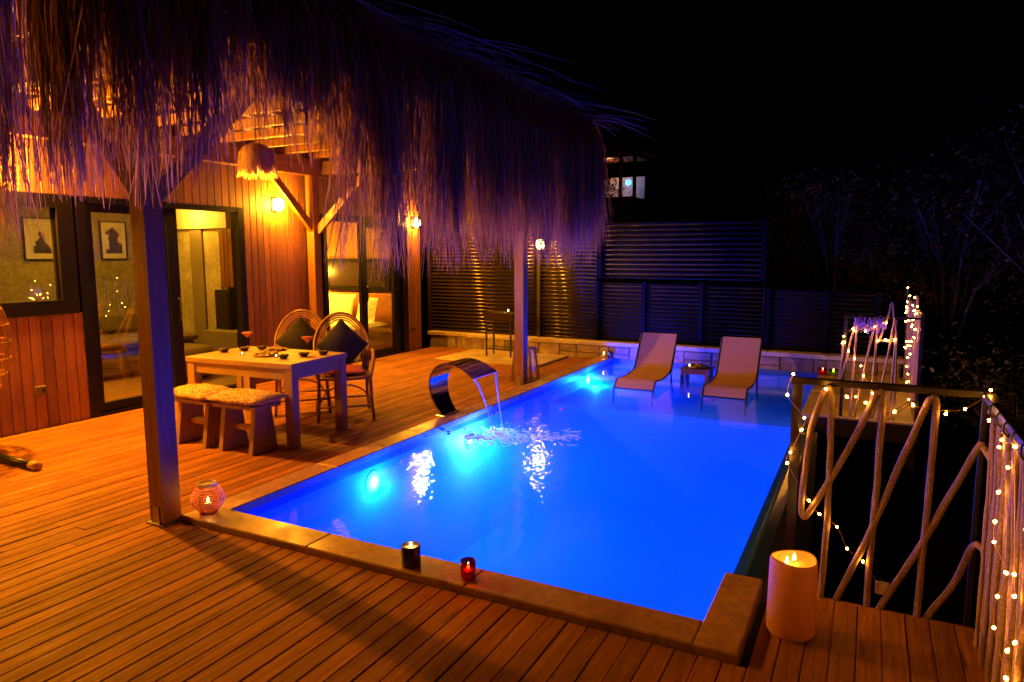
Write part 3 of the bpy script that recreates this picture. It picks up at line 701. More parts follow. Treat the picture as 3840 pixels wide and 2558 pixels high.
# ================================================================== DINING SET
def dining():
    t = thing('dining_table', 'square edged light wood dining table under the pergola', 'table', (-1.385, 1.69, 0), R(4))
    a, b = .615, .39
    MB().box(-a,a,-b,b,.695,.745,.004).build('table_top', 'table', t)
    MB().box(-a+.06,a-.06,-b+.02,-b+.045,.60,.694).box(-a+.06,a-.06,b-.045,b-.02,.60,.694).box(-a+.02,-a+.045,-b+.05,b-.05,.60,.694).box(a-.045,a-.02,-b+.05,b-.05,.60,.694).build('apron', 'table', t)
    for sx in (-1,1):
        for sy in (-1,1):
            x = sx*(a-.05); y = sy*(b-.05); MB().box(x-.042,x+.042,y-.042,y+.042,0,.6945,.003).build('leg', 'tablez', t)
    MB().box(-.03,.03,-b+.021,-b+.04,0.32,.60).build('drop_leg', 'tablez', t)
    # stools
    s = thing('stool', 'trestle stool with a patterned cushion nearest the pool', 'stool', (-1.11, 1.17, 0), R(3), 'wooden trestle stools at the table')
    MB().box(-.24,.24,-.15,.15,.385,.415,.003).build('seat', 'table', s)
    for x in (-.17,.17):
        MB().loft([[(x-.022,-.15,0),(x+.022,-.15,0),(x+.022,.15,0),(x-.022,.15,0)],[(x-.022,-.09,.3845),(x+.022,-.09,.3845),(x+.022,.09,.3845),(x-.022,.09,.3845)]]).build('leg', 'tablez', s)
    MB().box(-.147,.147,-.02,.02,.17,.22).build('stretcher', 'table', s)
    dup(s, (-1.64, 1.15, 0), R(1), 'trestle stool with a patterned cushion nearest the big front post')
    def cushion(loc, rz, label):
        m = MB(); rings = []
        for i in range(-5, 6):
            u = i/5; e = (1-abs(u)**4)
            rings.append([(u*.29, v*.20*(1-.06*u*u), .045+sg*(.008+.05*e*(1-abs(v)**3))+.006*math.sin(u*9+v*7)) for v, sg in [(q,1) for q in (-1,-.8,-.4,0,.4,.8,1)]+[(q,-1) for q in (1,.8,.4,0,-.4,-.8,-1)]])
        m.loft(rings); o = m.build('seat_cushion', 'cushion', smooth=True); o.location = loc; o.rotation_euler = (0,0,rz); tag(o, label, 'cushion', 'patterned stool cushions')
    cushion((-1.09,1.16,.418), R(4), 'patterned cushion on the stool nearest the pool')
    cushion((-1.62,1.14,.418), R(-3), 'patterned cushion on the stool nearest the big front post')
    # crockery
    def bowl(x, y, label):
        t = thing('bowl', label, 'bowl', (x, y, .746), 0, 'small dark snack bowls')
        MB().lathe([(.028,0),(.045,.02),(.052,.035),(.047,.035),(.04,.018),(.0,.014)], n=18).build('bowl_body', 'darkglass', t, smooth=True)
        m = MB()
        for k in range(14):
            a = ru(0,6.28); r = ru(0,.034); m.lathe([(.001,-.006),(.008,0),(.001,.007)], (r*math.cos(a), r*math.sin(a), .03+ru(0,.006)), 6)
        o = m.build('snack', 'food2', t); o['kind'] = 'stuff'
    for x, y, l in ((-1.86,1.60,'dark snack bowl nearest the left table corner'),(-1.77,1.76,'dark snack bowl at the left, in front of the left glass'),(-1.68,1.90,'dark snack bowl at the back edge of the table, left of centre'),(-1.05,1.56,'dark snack bowl in the front, right of the platter'),(-.98,1.74,'dark snack bowl in front of the right cocktail glass'),(-.90,1.91,'dark snack bowl nearest the right chair')): bowl(x, y, l)
    def plate(x, y, r, label, sq):
        t = thing('platter', label, 'platter', (x, y, .746), 0, 'snack platters')
        MB().lathe([(r*.8,0),(r,.008),(r,.016),(r*.95,.013),(.0,.012)], n=24).build('board', 'darkwood' if sq else 'table', t)
        for k in range(26):
            a = ru(0,6.28); q = r*.82*math.sqrt(rnd()); s = ru(.010,.022)
            MB().lathe([(.001,0),(s,.004),(s*.8,s*.8),(.001,s)], (q*math.cos(a), q*math.sin(a), .0125), 7).build('snack', random.choice(('food','food','food2','leaf2')), t)
    plate(-1.33,1.64,.135,'round wooden platter of snacks in the middle of the table',0); plate(-1.53,1.93,.11,'dark snack board behind the round platter',1)
    def tea(x, y, z, label, g='tealights on the dining table'):
        t = thing('tealight', label, 'candle', (x, y, z), 0, g)
        MB().lathe([(.018,0),(.019,.014),(.017,.014),(.016,.009),(.0,.009)], n=14).build('cup', 'steel', t, smooth=True)
        MB().lathe([(.0,.010),(.004,.014),(.0035,.02),(.0,.03)], n=8).build('flame', 'tealight', t, smooth=True)
    tea(-1.55,1.54,.746,'tealight left of the platter near the front table edge'); tea(-1.15,1.57,.746,'tealight between the platter and the front right bowl')
    def cocktail(x, y, label):
        t = thing('cocktail_glass', label, 'glass', (x, y, .746), 0, 'pink cocktail glasses')
        MB().lathe([(.036,0),(.036,.003),(.006,.006),(.0035,.02),(.0035,.085),(.012,.10),(.026,.118),(.030,.128),(.052,.138),(.056,.165),(.0545,.165),(.0505,.140),(.028,.131),(.022,.116),(.0,.10)], n=24).build('glass_body', 'clearglass', t, smooth=True)
        MB().lathe([(.0,.102),(.020,.1175),(.0265,.131),(.049,.141),(.0515,.154),(.0,.1545)], n=24).build('drink', 'drink', t, smooth=True)
    cocktail(-1.93,1.95,'stemmed pink cocktail at the left back of the table'); cocktail(-1.11,1.93,'stemmed pink cocktail in front of the right rattan chair')
dining()
def rattan_chair(loc, rz, label):
    t = thing('rattan_chair', label, 'chair', loc, rz, 'rattan chairs on the far side of the table')
    r = .014
    # legs
    for sx in (-1,1):
        MB().tube([(sx*.25,-.23,0),(sx*.235,-.20,.2),(sx*.23,-.19,.40),(sx*.262,-.16,.55),(sx*.275,-.05,.63),(sx*.27,.10,.64)], r, 8).build('front_leg', 'rattan', t, smooth=True)
        MB().tube([(sx*.25,.27,0),(sx*.23,.21,.22),(sx*.225,.20,.42)], r, 8).build('rear_leg', 'rattan', t, smooth=True)
        MB().tube([(sx*.24,-.21,.14),(sx*.235,.24,.14)], .010, 6).build('stretcher', 'rattan', t, smooth=True)
        MB().tube(curve([(sx*.238,-.20,.16),(sx*.236,-.12,.30),(sx*.236,.02,.36),(sx*.236,.14,.30),(sx*.236,.22,.18)],5), .008, 6).build('side_arch', 'rattan', t, smooth=True)
        m = MB()   # woven arm loop
        for k in range(7): 
            f = k/6; m.tube([(sx*(.232+.03*f), -.17+.05*k, .41), (sx*(.25+.03*f*0+.02), -.15+.045*k, .53), (sx*.272, -.12+.036*k, .63)], .006, 5)
        m.build('arm_weave', 'rattan', t, smooth=True)
    MB().tube([(-.24,-.215,.14),(.24,-.215,.14)], .010, 6).build('stretcher', 'rattan', t, smooth=True)
    MB().tube([(-.238,.245,.14),(.238,.245,.14)], .010, 6).build('stretcher', 'rattan', t, smooth=True)
    MB().tube(curve([(-.23,-.205,.18),(-.15,-.205,.30),(0,-.205,.35),(.15,-.205,.30),(.23,-.205,.18)],5), .008, 6).build('front_arch', 'rattan', t, smooth=True)
    ring = [(.25*math.copysign(abs(math.cos(q))**.6, math.cos(q)), .22*math.copysign(abs(math.sin(q))**.6, math.sin(q)), .41) for q in [2*math.pi*k/32 for k in range(32)]]
    MB().tube(ring, .016, 8, close=True).build('seat_frame', 'rattan', t, smooth=True)
    MB().loft([[(x*.97,y*.97,.405) for x,y,_ in ring],[(x*.97,y*.97,.418) for x,y,_ in ring]]).build('seat', 'rattan', t)
    # rounded back: four nested hoops
    def bp(a, k):   # a in 0..pi from right side over the top to left side
        w = .285-.02*k; h = .56-.022*k
        x = w*math.cos(a); zz = h*math.sin(a)**.8 if math.sin(a) > 0 else 0
        return (x*(.80+.20*min(1, zz/.3)), .20+.16*zz/.56 - .10*abs(math.cos(a))**2*(1-zz/.6), .43+zz)
    for k in range(4): MB().tube([bp(math.pi*q/28, k) for q in range(29)], .0085 if k else .013, 7).build('back_hoop', 'rattan', t, smooth=True)
    m = MB()
    for sgn in (-1,1):
        for q in range(-9, 10):
            pts = []
            for s in range(0, 15):
                zz = s/14*.52; x = q*.055 + sgn*zz*.42
                half = .225*math.sqrt(max(0, 1-(zz/.50)**2))*(.8+.2*min(1, zz/.3)) if zz < .5 else 0
                if abs(x) <= half: pts.append((x, .20+.16*zz/.56-.10*(x/.28)**2*(1-zz/.6)+.004*sgn, .43+zz))
            if len(pts) > 1: m.tube(pts, .0035, 4)
    m.build('back_weave', 'rattan', t)
    return t
_c1 = rattan_chair((-1.19,2.52,0), R(44), 'rattan armchair with rounded back nearest the pool'); _c2 = rattan_chair((-1.80,2.56,0), R(42), 'rattan armchair with rounded back nearer the house door')
for _c in (_c1, _c2): _c.scale = (1.1, 1.1, 1.06)
def flatpillow(name, s, th, mat, loc, rot, label, cat, group):
    m = MB(); rings = []
    for i in range(-6, 7):
        u = i/6
        rings.append([(u*s*(1-.05*(1-v*v)), v*s*(1-.05*(1-u*u)), sg*th*(1-abs(u)**2.5)*(1-abs(v)**2.5)+sg*.004) for v, sg in [(q/5,1) for q in range(-5,6)]+[(q/5,-1) for q in range(5,-6,-1)]])
    m.loft(rings); o = m.build(name, mat, smooth=True); o.location = loc; o.rotation_euler = rot; tag(o, label, cat, group)
flatpillow('throw_pillow', .20, .065, 'blackcush', (-1.265,2.60,.735), (R(72),R(45),R(44)), 'dark throw pillow set on its corner on the chair nearest the pool', 'pillow', 'dark throw pillows on the chairs')
flatpillow('throw_pillow', .20, .065, 'blackcush', (-1.875,2.64,.735), (R(72),R(45),R(42)), 'dark throw pillow on its corner on the chair nearer the house door', 'pillow', 'dark throw pillows on the chairs')
flatpillow('chair_pad', .215, .045, 'redcush', (-1.19,2.52,.490), (0,0,R(44)), 'red seat pad on the rattan chair nearest the pool', 'cushion', 'red chair pads')
flatpillow('chair_pad', .215, .045, 'redcush', (-1.80,2.56,.490), (0,0,R(42)), 'red seat pad on the rattan chair nearer the house door', 'cushion', 'red chair pads')

# ================================================================== SPOUT
def spout():
    t = thing('waterfall_spout', 'curved polished steel pool spout pouring two streams of water', 'pool spout', (-.13, 2.95, ZC))
    prof = curve([(-.06,0),(-.13,.10),(-.175,.22),(-.18,.36),(-.13,.47),(-.03,.545),(.09,.565),(.21,.54),(.31,.49),(.385,.44)], 6)
    m = MB(); th = .022; n = len(prof); rings = []
    for k, p in enumerate(prof):
        a = prof[max(k-1,0)]; b = prof[min(k+1,n-1)]; t2 = (b-a).normalized(); nx, nz = -t2[1], t2[0]
        hw = .13+.115*k/(n-1); q = th*(1-.7*k/(n-1))
        rings.append([(p[0],-hw,p[1]),(p[0],hw,p[1]),(p[0]-nx*q,hw,p[1]-nz*q),(p[0]-nx*q,-hw,p[1]-nz*q)])
    m.loft(rings); m.build('blade', 'steel', t, smooth=False)
    o = MB().box(-.11,-.01,-.15,.15,-.001,.012,.003).build('base_plate', 'steel', t)
    for y in (-.225, .225):
        pts = [(.385+.05*s+.12*s*s, y*(1-.6*s)-.05*s, .43-.51*s*s-.0*s) for s in [k/8 for k in range(9)]]
        MB().tube([(x+ru(-.003,.003), yy+ru(-.003,.003), z) for x, yy, z in pts], [.011-.005*k/8 for k in range(9)], 7).build('water_stream', 'stream', t, smooth=True)
spout()
def foam():
    m = MB()
    def blob(x, y, r, fl):
        n = 7; m.loft([[(x+q*r*math.cos(2*math.pi*k/n), y+q*r*math.sin(2*math.pi*k/n)*.8, ZW+.0008+z*r*fl) for k in range(n)] for q, z in ((1,0),(.7,.6),(.1,1))], cap=False)
    for k in range(520):   # froth heaped where the two streams hit
        cx, cy = random.choice(((.40,2.86),(.52,2.88),(.46,2.78))); x = cx+random.gauss(0,.055); y = cy+random.gauss(0,.05); d = math.hypot(x-cx, y-cy); r = ru(.003,.011)
        blob(x, y, r, ru(.5,1.2)); lift = max(0, .035-d*.35)*rnd()
        for q in range(len(m.v)-21, len(m.v)): m.v[q] = (m.v[q][0], m.v[q][1], m.v[q][2]+lift)
    for k in range(780):
        s = rnd()**1.25; x = .25+s*.95; wdt = .07+.20*math.sin(min(1, s*1.15)*3.0)
        y = 2.60+.34*s+random.gauss(0,1)*wdt*.55 - .10*math.sin(s*4)
        blob(x, y, ru(.005,.022)*(1.25-s*.7), ru(.10,.35))
    for k in range(30):   # curling crests
        x = ru(.27,1.25); y = 2.64+.34*(x-.3)+random.gauss(0,.13); a = ru(-.5,.9); L = ru(.05,.19); c = ru(-3,3); w = ru(.004,.011); i = len(m.v)
        for q in range(9):
            t = q/8; aa = a+c*t*L*3; px, py = x+math.cos(aa)*L*t, y+math.sin(aa)*L*t; ww = w*math.sin(math.pi*min(.97,max(.06,t)))
            m.v += [(px+math.sin(aa)*ww, py-math.cos(aa)*ww, ZW+.001), (px, py, ZW+.006*math.sin(math.pi*t)+.0015), (px-math.sin(aa)*ww, py+math.cos(aa)*ww, ZW+.001)]
        for q in range(8):
            j = i+3*q; m.f += [(j,j+3,j+4,j+1),(j+1,j+4,j+5,j+2)]
    for k in range(60):   # flying drops
        x = ru(.3,.8); y = ru(2.55,3.1); blob(x, y, ru(.002,.005), 1.2); 
        for q in range(len(m.v)-21, len(m.v)): m.v[q] = (m.v[q][0], m.v[q][1], m.v[q][2]+.002+.02*(k%5)/5)
    o = m.build('splash_foam', 'foam', smooth=True); tag(o, 'white churned foam where the spout water lands', 'foam', kind='stuff')
foam()
for k, (x, y, l) in enumerate([(.05,3.56,'rose petals touching below the spout near the left pool edge, larger'),(.04,3.47,'small rose petal next to the larger petals by the spout'),(.03,2.60,'rose petal at the left edge in front of the spout base'),(.08,2.53,'pale lit rose petal just in front of the spout base petal'),(.12,2.76,'rose petal beside the left end of the foam'),(.45,2.27,'rose petal in front of the foam'),(.63,4.02,'lone rose petal in mid pool behind the foam'),(.21,6.62,'rose petal near the far underwater lamp'),(2.03,5.30,'rose petal at the foot of the right lounger')]):
    m = MB(); s = ru(.018,.028)*(1.3 if k in (0,7) else 1); n = 8
    m.loft([[(s*q*(1+.2*math.cos(a))*math.cos(a), s*q*math.sin(a), ZW+.002+z*s) for a in [2*math.pi*i/n for i in range(n)]] for q, z in ((.5,0),(1,.35),(.96,.45),(.4,.16))])
    o = m.build('rose_petal', 'petal', smooth=True); o.location = (x, y, 0); o.rotation_euler = (0,0,ru(0,6)); tag(o, l, 'petal', 'rose petals floating on the pool')

# ================================================================== LOUNGERS
def lounger(cx, label):
    t = thing('sun_lounger', label, 'sun lounger', (cx, 5.95, -.24), 0, 'two pool loungers standing in the shallow end')
    prof = curve([(y, z-.12) for y, z in ((-.46,.335),(-.42,.375),(-.34,.425),(-.10,.405),(.20,.42),(.38,.455),(.47,.56),(.60,.74),(.72,.92))], 5)
    m = MB(); hw = .245
    m.loft([[(-hw,y,z),(hw,y,z),(hw,y,z-.012),(-hw,y,z-.012)] for y, z in [(p[0],p[1]) for p in prof]]); m.build('sling', 'sling', t)
    for k in range(1, 12):
        i = int(k*len(prof)/12); p = prof[i]; q = prof[min(i+1,len(prof)-1)]
        MB().tube([(-hw,p[0],p[1]+.001),(hw,p[0],p[1]+.001)], .0035, 5).build('seam', 'sling', t)
    for s in (-1, 1):
        x = s*(hw+.012)
        MB().tube([(x,-.50,.15)]+[(x,p[0],p[1]-.006) for p in prof], .013, 7).build('side_rail', 'blackmetal', t, smooth=True)
        MB().tube([(x,-.50,.15),(x,-.49,.0)], .013, 7).build('leg', 'blackmetal', t, smooth=True)
        MB().tube([(x,.38,.33),(x,.52,.0)], .013, 7).build('leg', 'blackmetal', t, smooth=True)
        MB().tube([(x,.62,.62),(x,.44,.30)], .009, 6).build('back_strut', 'blackmetal', t, smooth=True)
    for y, z in ((-.45,.21),(.38,.32),(.72,.795)): MB().tube([(-hw,y,z-.015),(hw,y,z-.015)], .010, 6).build('cross_bar', 'blackmetal', t)
lounger(.995, 'sun lounger in the shallow end nearest the house side'); lounger(2.12, 'sun lounger in the shallow end nearest the rope balcony')
def side_table():
    t = thing('side_table', 'low dark wooden side table between the two loungers', 'table', (1.55, 6.62, -.24))
    for k in range(5): MB().box(-.2+k*.081,-.2+k*.081+.076,-.19,.19,.335,.358,.003).build('slat', 'darkwood', t)
    MB().box(-.185,.185,-.175,-.15,.28,.3345).box(-.185,.185,.15,.175,.28,.3345).build('apron', 'darkwood', t)
    for sx in (-1,1):
        for sy in (-1,1): MB().box(sx*.165-.025,sx*.165+.025,sy*.148-.025,sy*.148+.025,0,.2795,.003).build('leg', 'darkwood', t)
    z = .121
    tr = thing('tray', 'round tray with fruit and a glass bowl on the low side table', 'tray', (1.55, 6.62, z-.001))
    MB().lathe([(.13,.0),(.15,.006),(.155,.02),(.15,.02),(.14,.008),(0,.006)], n=26).build('tray_body', 'darksteel', tr, smooth=True)
    for k in range(9):
        a = ru(0,6.28); q = ru(.02,.09); s = ru(.014,.024)
        MB().lathe([(.002,0),(s*.8,s*.3),(s,s),(s*.7,s*1.7),(.002,s*2)], (q*math.cos(a),q*math.sin(a),.0065), 9).build('fruit', random.choice(('food','redcush','food2')), tr, smooth=True)
    c = thing('tealight', 'lit tealight on the low side table between the loungers', 'candle', (1.47, 6.50, z))
    MB().lathe([(.02,0),(.021,.03),(.019,.03),(.018,.02),(0,.02)], n=14).build('cup', 'clearglass', c, smooth=True); MB().lathe([(0,.022),(.007,.03),(.006,.042),(0,.06)], n=8).build('flame', 'tealight', c, smooth=True)
    g = thing('glass_bowl', 'clear stemmed glass bowl on the low side table', 'glass', (1.66, 6.70, z))
    MB().lathe([(.03,0),(.03,.003),(.005,.008),(.005,.05),(.03,.06),(.06,.10),(.064,.13),(.062,.13),(.057,.10),(0,.064)], n=20).build('glass_body', 'clearglass', g, smooth=True)
side_table()

# ================================================================== CANDLES AND LANTERNS
def wire_lantern():
    t = thing('wire_lantern', 'round red wire lantern with candle on the near pool corner', 'lantern', (-.075, -.09, ZC))
    MB().lathe([(.05,0),(.055,.006),(.05,.016),(.0,.017)], n=20).build('base', 'redwire', t, smooth=True)
    m = MB()
    for k in range(12):
        z = .02+.15*k/11; r = .05+.052*math.sin(math.pi*(k+.6)/12.2)
        m.tube([(r*math.cos(2*math.pi*q/28), r*math.sin(2*math.pi*q/28), z) for q in range(28)], .0035, 5, close=True)
    m.build('wire_ring', 'redwire', t, smooth=True)
    for k in range(4):
        a = k*math.pi/2+.4; MB().tube([((.052+.052*math.sin(math.pi*s))*math.cos(a), (.052+.052*math.sin(math.pi*s))*math.sin(a), .012+.165*s) for s in [q/10 for q in range(11)]], .003, 5).build('wire_rib', 'redwire', t, smooth=True)
    MB().lathe([(.053,.172),(.057,.176),(.057,.196),(.052,.198),(.052,.176)], n=22).build('collar', 'waxw', t, smooth=True)
    MB().lathe([(.052,.185),(.0,.188)], n=22).build('lid', 'waxw', t)
    MB().tube([(-.057,0,.185),(-.10,-.02,.16),(-.115,-.03,.10),(-.10,-.02,.04)], .005, 6).build('handle', 'redwire', t, smooth=True)
    MB().lathe([(.025,.018),(.025,.06),(.0,.062)], n=14).build('candle', 'waxw', t, smooth=True)
    MB().lathe([(0,.064),(.007,.072),(.006,.085),(0,.105)], n=8).build('flame', 'flame', t, smooth=True)
    point('flame_light', (0,0,.10), 1.1, (1,.42,.08), .012, t)
wire_lantern()
def jar():
    t = thing('jar_candle', 'dark jar candle with glowing cream top on the front coping', 'candle', (1.53,-.13,ZC))
    MB().lathe([(.049,0),(.052,.004),(.052,.112),(.049,.114),(.046,.11),(.046,.09),(0,.088)], n=26).build('jar', 'darkglass', t, smooth=True)
    MB().lathe([(.0455,.088),(.045,.098),(.03,.0965),(.0,.096)], n=24).build('wax', 'waxw', t, smooth=True)
    MB().lathe([(0,.099),(.006,.105),(.005,.114),(0,.126)], n=8).build('flame', 'flame', t, smooth=True)
    point('flame_light', (0,0,.125), .35, (1,.62,.2), .008, t)
    t = thing('glass_candle', 'red glass tealight candle on the front coping', 'candle', (1.88,-.125,ZC))
    MB().lathe([(.036,0),(.039,.004),(.040,.098),(.037,.098),(.036,.01),(0,.008)], n=22).build('glass_cup', 'redglass', t, smooth=True)
    MB().lathe([(.0345,.011),(.0345,.045),(0,.046)], n=18).build('wax', 'redwax', t, smooth=True)
    MB().lathe([(0,.047),(.007,.055),(.006,.068),(0,.088)], n=8).build('flame', 'flame', t, smooth=True)
    point('flame_light', (0,0,.075), 1.2, (1,.42,.08), .008, t)
jar()
def pillar():
    t = thing('pillar_candle', 'big cream pillar candle on the deck by the pool corner', 'candle', (3.385,.16,.002))
    rings = []
    n = 40
    def rad(a, z): return .099*(1+.022*math.sin(a*2+1)+.012*math.sin(a*5+z*9)+.02*math.cos(z*9))
    for q, z in ((.93,0),(1,.012),(1.02,.10),(1.01,.2),(1.0,.30),(.985,.335),(.95,.345),(.90,.338),(.85,.318),(.4,.312),(.02,.31)):
        rings.append([(rad(2*math.pi*k/n,z)*q*math.cos(2*math.pi*k/n), rad(2*math.pi*k/n,z)*q*math.sin(2*math.pi*k/n), z+(.006*math.sin(2*math.pi*k/n*2) if z > .29 else 0)) for k in range(n)])
    MB().loft(rings).build('wax_body', 'wax', t, smooth=True)
    for x, y in ((.0,.02),(-.025,-.03)):
        MB().tube([(x,y,.31),(x,y,.325)], .002, 5).build('wick', 'coal', t)
        MB().lathe([(0,.322),(.007,.330),(.006,.341),(0,.358)], (x,y,0), 8).build('flame', 'flame', t, smooth=True)
    point('flame_light', (-.01,0,.350), 1.0, (1,.45,.08), .01, t)
pillar()
def small_candle(loc, r, h, body, label, fl=True):
    t = thing('glass_candle', label, 'candle', loc, 0, 'small candles at the far pool corners')
    MB().lathe([(r*.85,0),(r,.004),(r,h),(r*.92,h),(r*.9,h*.5),(0,h*.5)], n=18).build('glass_cup', body, t, smooth=True)
    if fl:
        MB().lathe([(r*.88,.006),(r*.88,h*.5),(0,h*.52)], n=16).build('wax', 'waxw', t, smooth=True)
        MB().lathe([(0,h*.55),(.010,h*.65),(.009,h*.8),(0,h*1.1)], n=8).build('flame', 'tealight', t, smooth=True)
small_candle((-.10,7.42,ZC), .042, .085, 'clearglass', 'lit white glass candle at the far left pool corner')
small_candle((-.005,7.46,ZC), .045, .10, 'darkglass', 'unlit black jar candle at the far left pool corner', False)
small_candle((3.10,7.38,.021), .055, .085, 'redglass', 'red glass candle at the far right pool corner'); small_candle((3.235,7.38,.021), .055, .085, 'greenglass', 'green glass candle at the far right pool corner')
def lantern2():
    t = thing('glass_lantern', 'tall tapered brown framed glass lantern behind the far pergola post', 'lantern', (-.42, 5.22, .003), R(5))
    b, a, h = .145, .10, .44
    cs = [(-1,-1),(1,-1),(1,1),(-1,1)]
    for sx, sy in cs: MB().bar((sx*b,sy*b,0),(sx*a,sy*a,h), .022, .022, (0,1,0)).build('corner_post', 'darkwood', t)
    for s, z in ((b,.012),(a,h)):
        for k in range(4):
            p, q = cs[k], cs[(k+1)%4]; MB().bar((p[0]*s,p[1]*s,z),(q[0]*s,q[1]*s,z), .022, .022).build('rail', 'darkwood', t)
    for k in range(4):
        p, q = cs[k], cs[(k+1)%4]; e = .9
        MB().quad((p[0]*b*e,p[1]*b*e,.025),(q[0]*b*e,q[1]*b*e,.025),(q[0]*a*e,q[1]*a*e,h-.012),(p[0]*a*e,p[1]*a*e,h-.012)).build('pane', 'glass', t)
    MB().lathe([(.035,.02),(.035,.14),(0,.141)], n=16).build('candle', 'waxw', t, smooth=True)
lantern2()
def grill():
    t = thing('charcoal_grill', 'small charcoal grill on thin legs by the far fence', 'grill', (-1.74, 7.05, .007))
    MB().loft([rr(-.24,.24,-.13,.13,.60), rr(-.28,.28,-.17,.17,.72), rr(-.265,.265,-.155,.155,.72), rr(-.225,.225,-.115,.115,.61)]).build('tray', 'brownmetal', t)
    MB().box(-.226,.226,-.116,.116,.612,.66,.01).build('ash_bed', 'coal', t)
    for sx in (-1,1):
        for sy in (-1,1): MB().box(sx*.225-.012,sx*.225+.012,sy*.125-.012,sy*.125+.012,0,.62).build('leg', 'blackmetal', t)
    MB().box(-.213,.213,-.135,-.115,.12,.138).build('stretcher', 'blackmetal', t); MB().box(-.213,.213,.115,.135,.12,.138).build('stretcher', 'blackmetal', t)
    for k in range(9): MB().tube([(-.25+k*.0625,-.16,.724),(-.25+k*.0625,.16,.724)], .003, 5).build('grate_bar', 'darksteel', t)
    MB().tube([(-.28,-.06,.70),(-.34,-.06,.71),(-.34,.06,.71),(-.28,.06,.70)], .006, 6).build('handle', 'blackmetal', t)
    c = thing('tealight', 'lit tealight on the grill by the far fence', 'candle', (-1.60, 7.0, .735))
    MB().lathe([(.02,0),(.021,.014),(0,.015)], n=12).build('cup', 'steel', c, smooth=True); MB().lathe([(0,.016),(.010,.026),(.008,.04),(0,.055)], n=8).build('flame', 'tealight', c, smooth=True)
grill()

# ================================================================== EGG CHAIR (edge of frame)
def egg():
    t = thing('egg_chair', 'wicker egg chair on black tubular foot at the left edge', 'chair', (-3.10, -.05, 0))
    MB().tube([(-.1,0,.035),(.55,.03,.035),(.92,.03,.035)], .032, 10).build('foot_tube', 'blackmetal', t, smooth=True)
    MB().tube([(.922,.03,.035),(1.01,.032,.035)], .036, 10).build('foot_cap', 'table', t, smooth=True)
    MB().tube([(-.1,0,.035),(.3,-.75,.035)], .032, 10).build('foot_tube', 'blackmetal', t, smooth=True)
    MB().tube(curve([(-.1,0,.03),(-.40,.0,.5),(-.42,0,1.3),(-.25,0,1.9),(.0,0,1.95)],6), .028, 10).build('stand', 'blackmetal', t, smooth=True)
    m = MB()
    for k in range(16):
        a = 2*math.pi*k/16; m.tube([(.37*math.sin(s)*math.cos(a), .37*math.sin(s)*math.sin(a)+.02, .95-.55*math.cos(s)) for s in [math.pi*q/14 for q in range(9 if -1.2 < a-5.2 < .9 else 15)]], .008, 5)
    for k in range(1, 10):
        s = math.pi*k/12; r = .372*math.sin(s); m.tube([(r*math.cos(2*math.pi*q/28), r*math.sin(2*math.pi*q/28)+.02, .95-.55*math.cos(s)) for q in range(28)], .006, 5, close=True)
    m.build('basket', 'rattan', t, smooth=True)
    MB().lathe([(.03,.44),(.24,.50),(.28,.58),(.24,.64),(0,.65)], (0,.02,0), 20).build('seat_pad', 'linen', t, smooth=True)
    MB().tube([(0,0,1.5),(0,0,1.95)], .006, 5).build('chain', 'darksteel', t)
egg()

# ================================================================== NEAR ROPE RAILING
def jitter(pts, a): return [(p[0]+random.gauss(0,a), p[1]+random.gauss(0,a), p[2]) for p in pts]
def rope(m_, pts, parent, r=.0150, n=4):
    c0 = curve(pts, 10); c = [c0[0]]; acc = 0
    for p, q in zip(c0[:-1], c0[1:]):     # even spacing, so the lay of the strands stays regular
        d = (q-p).length; k = max(1, int(d/.014)); c += [p+(q-p)*(i+1)/k for i in range(k)]
    off = Vector((0,0,0)); up = None; rings = []; ph = ru(0, 6); N_ = 9
    for k, p in enumerate(c):
        t = (c[min(k+1,len(c)-1)]-c[max(k-1,0)]).normalized()
        if up is None: up = Vector((1,0,0)) if abs(t.x) < .8 else Vector((0,1,0))
        a = t.cross(up).normalized(); b = a.cross(t).normalized(); up = b
        off = off*.93+Vector((random.gauss(0,1),random.gauss(0,1),random.gauss(0,1)))*.0004
        ph += .36
        rings.append([p+off+(a*math.cos(2*math.pi*j/N_)+b*math.sin(2*math.pi*j/N_))*r*(1+.07*math.cos(3*(2*math.pi*j/N_)-ph)) for j in range(N_)])
    MB().loft(rings).build('rope', 'rope', parent, smooth=True)
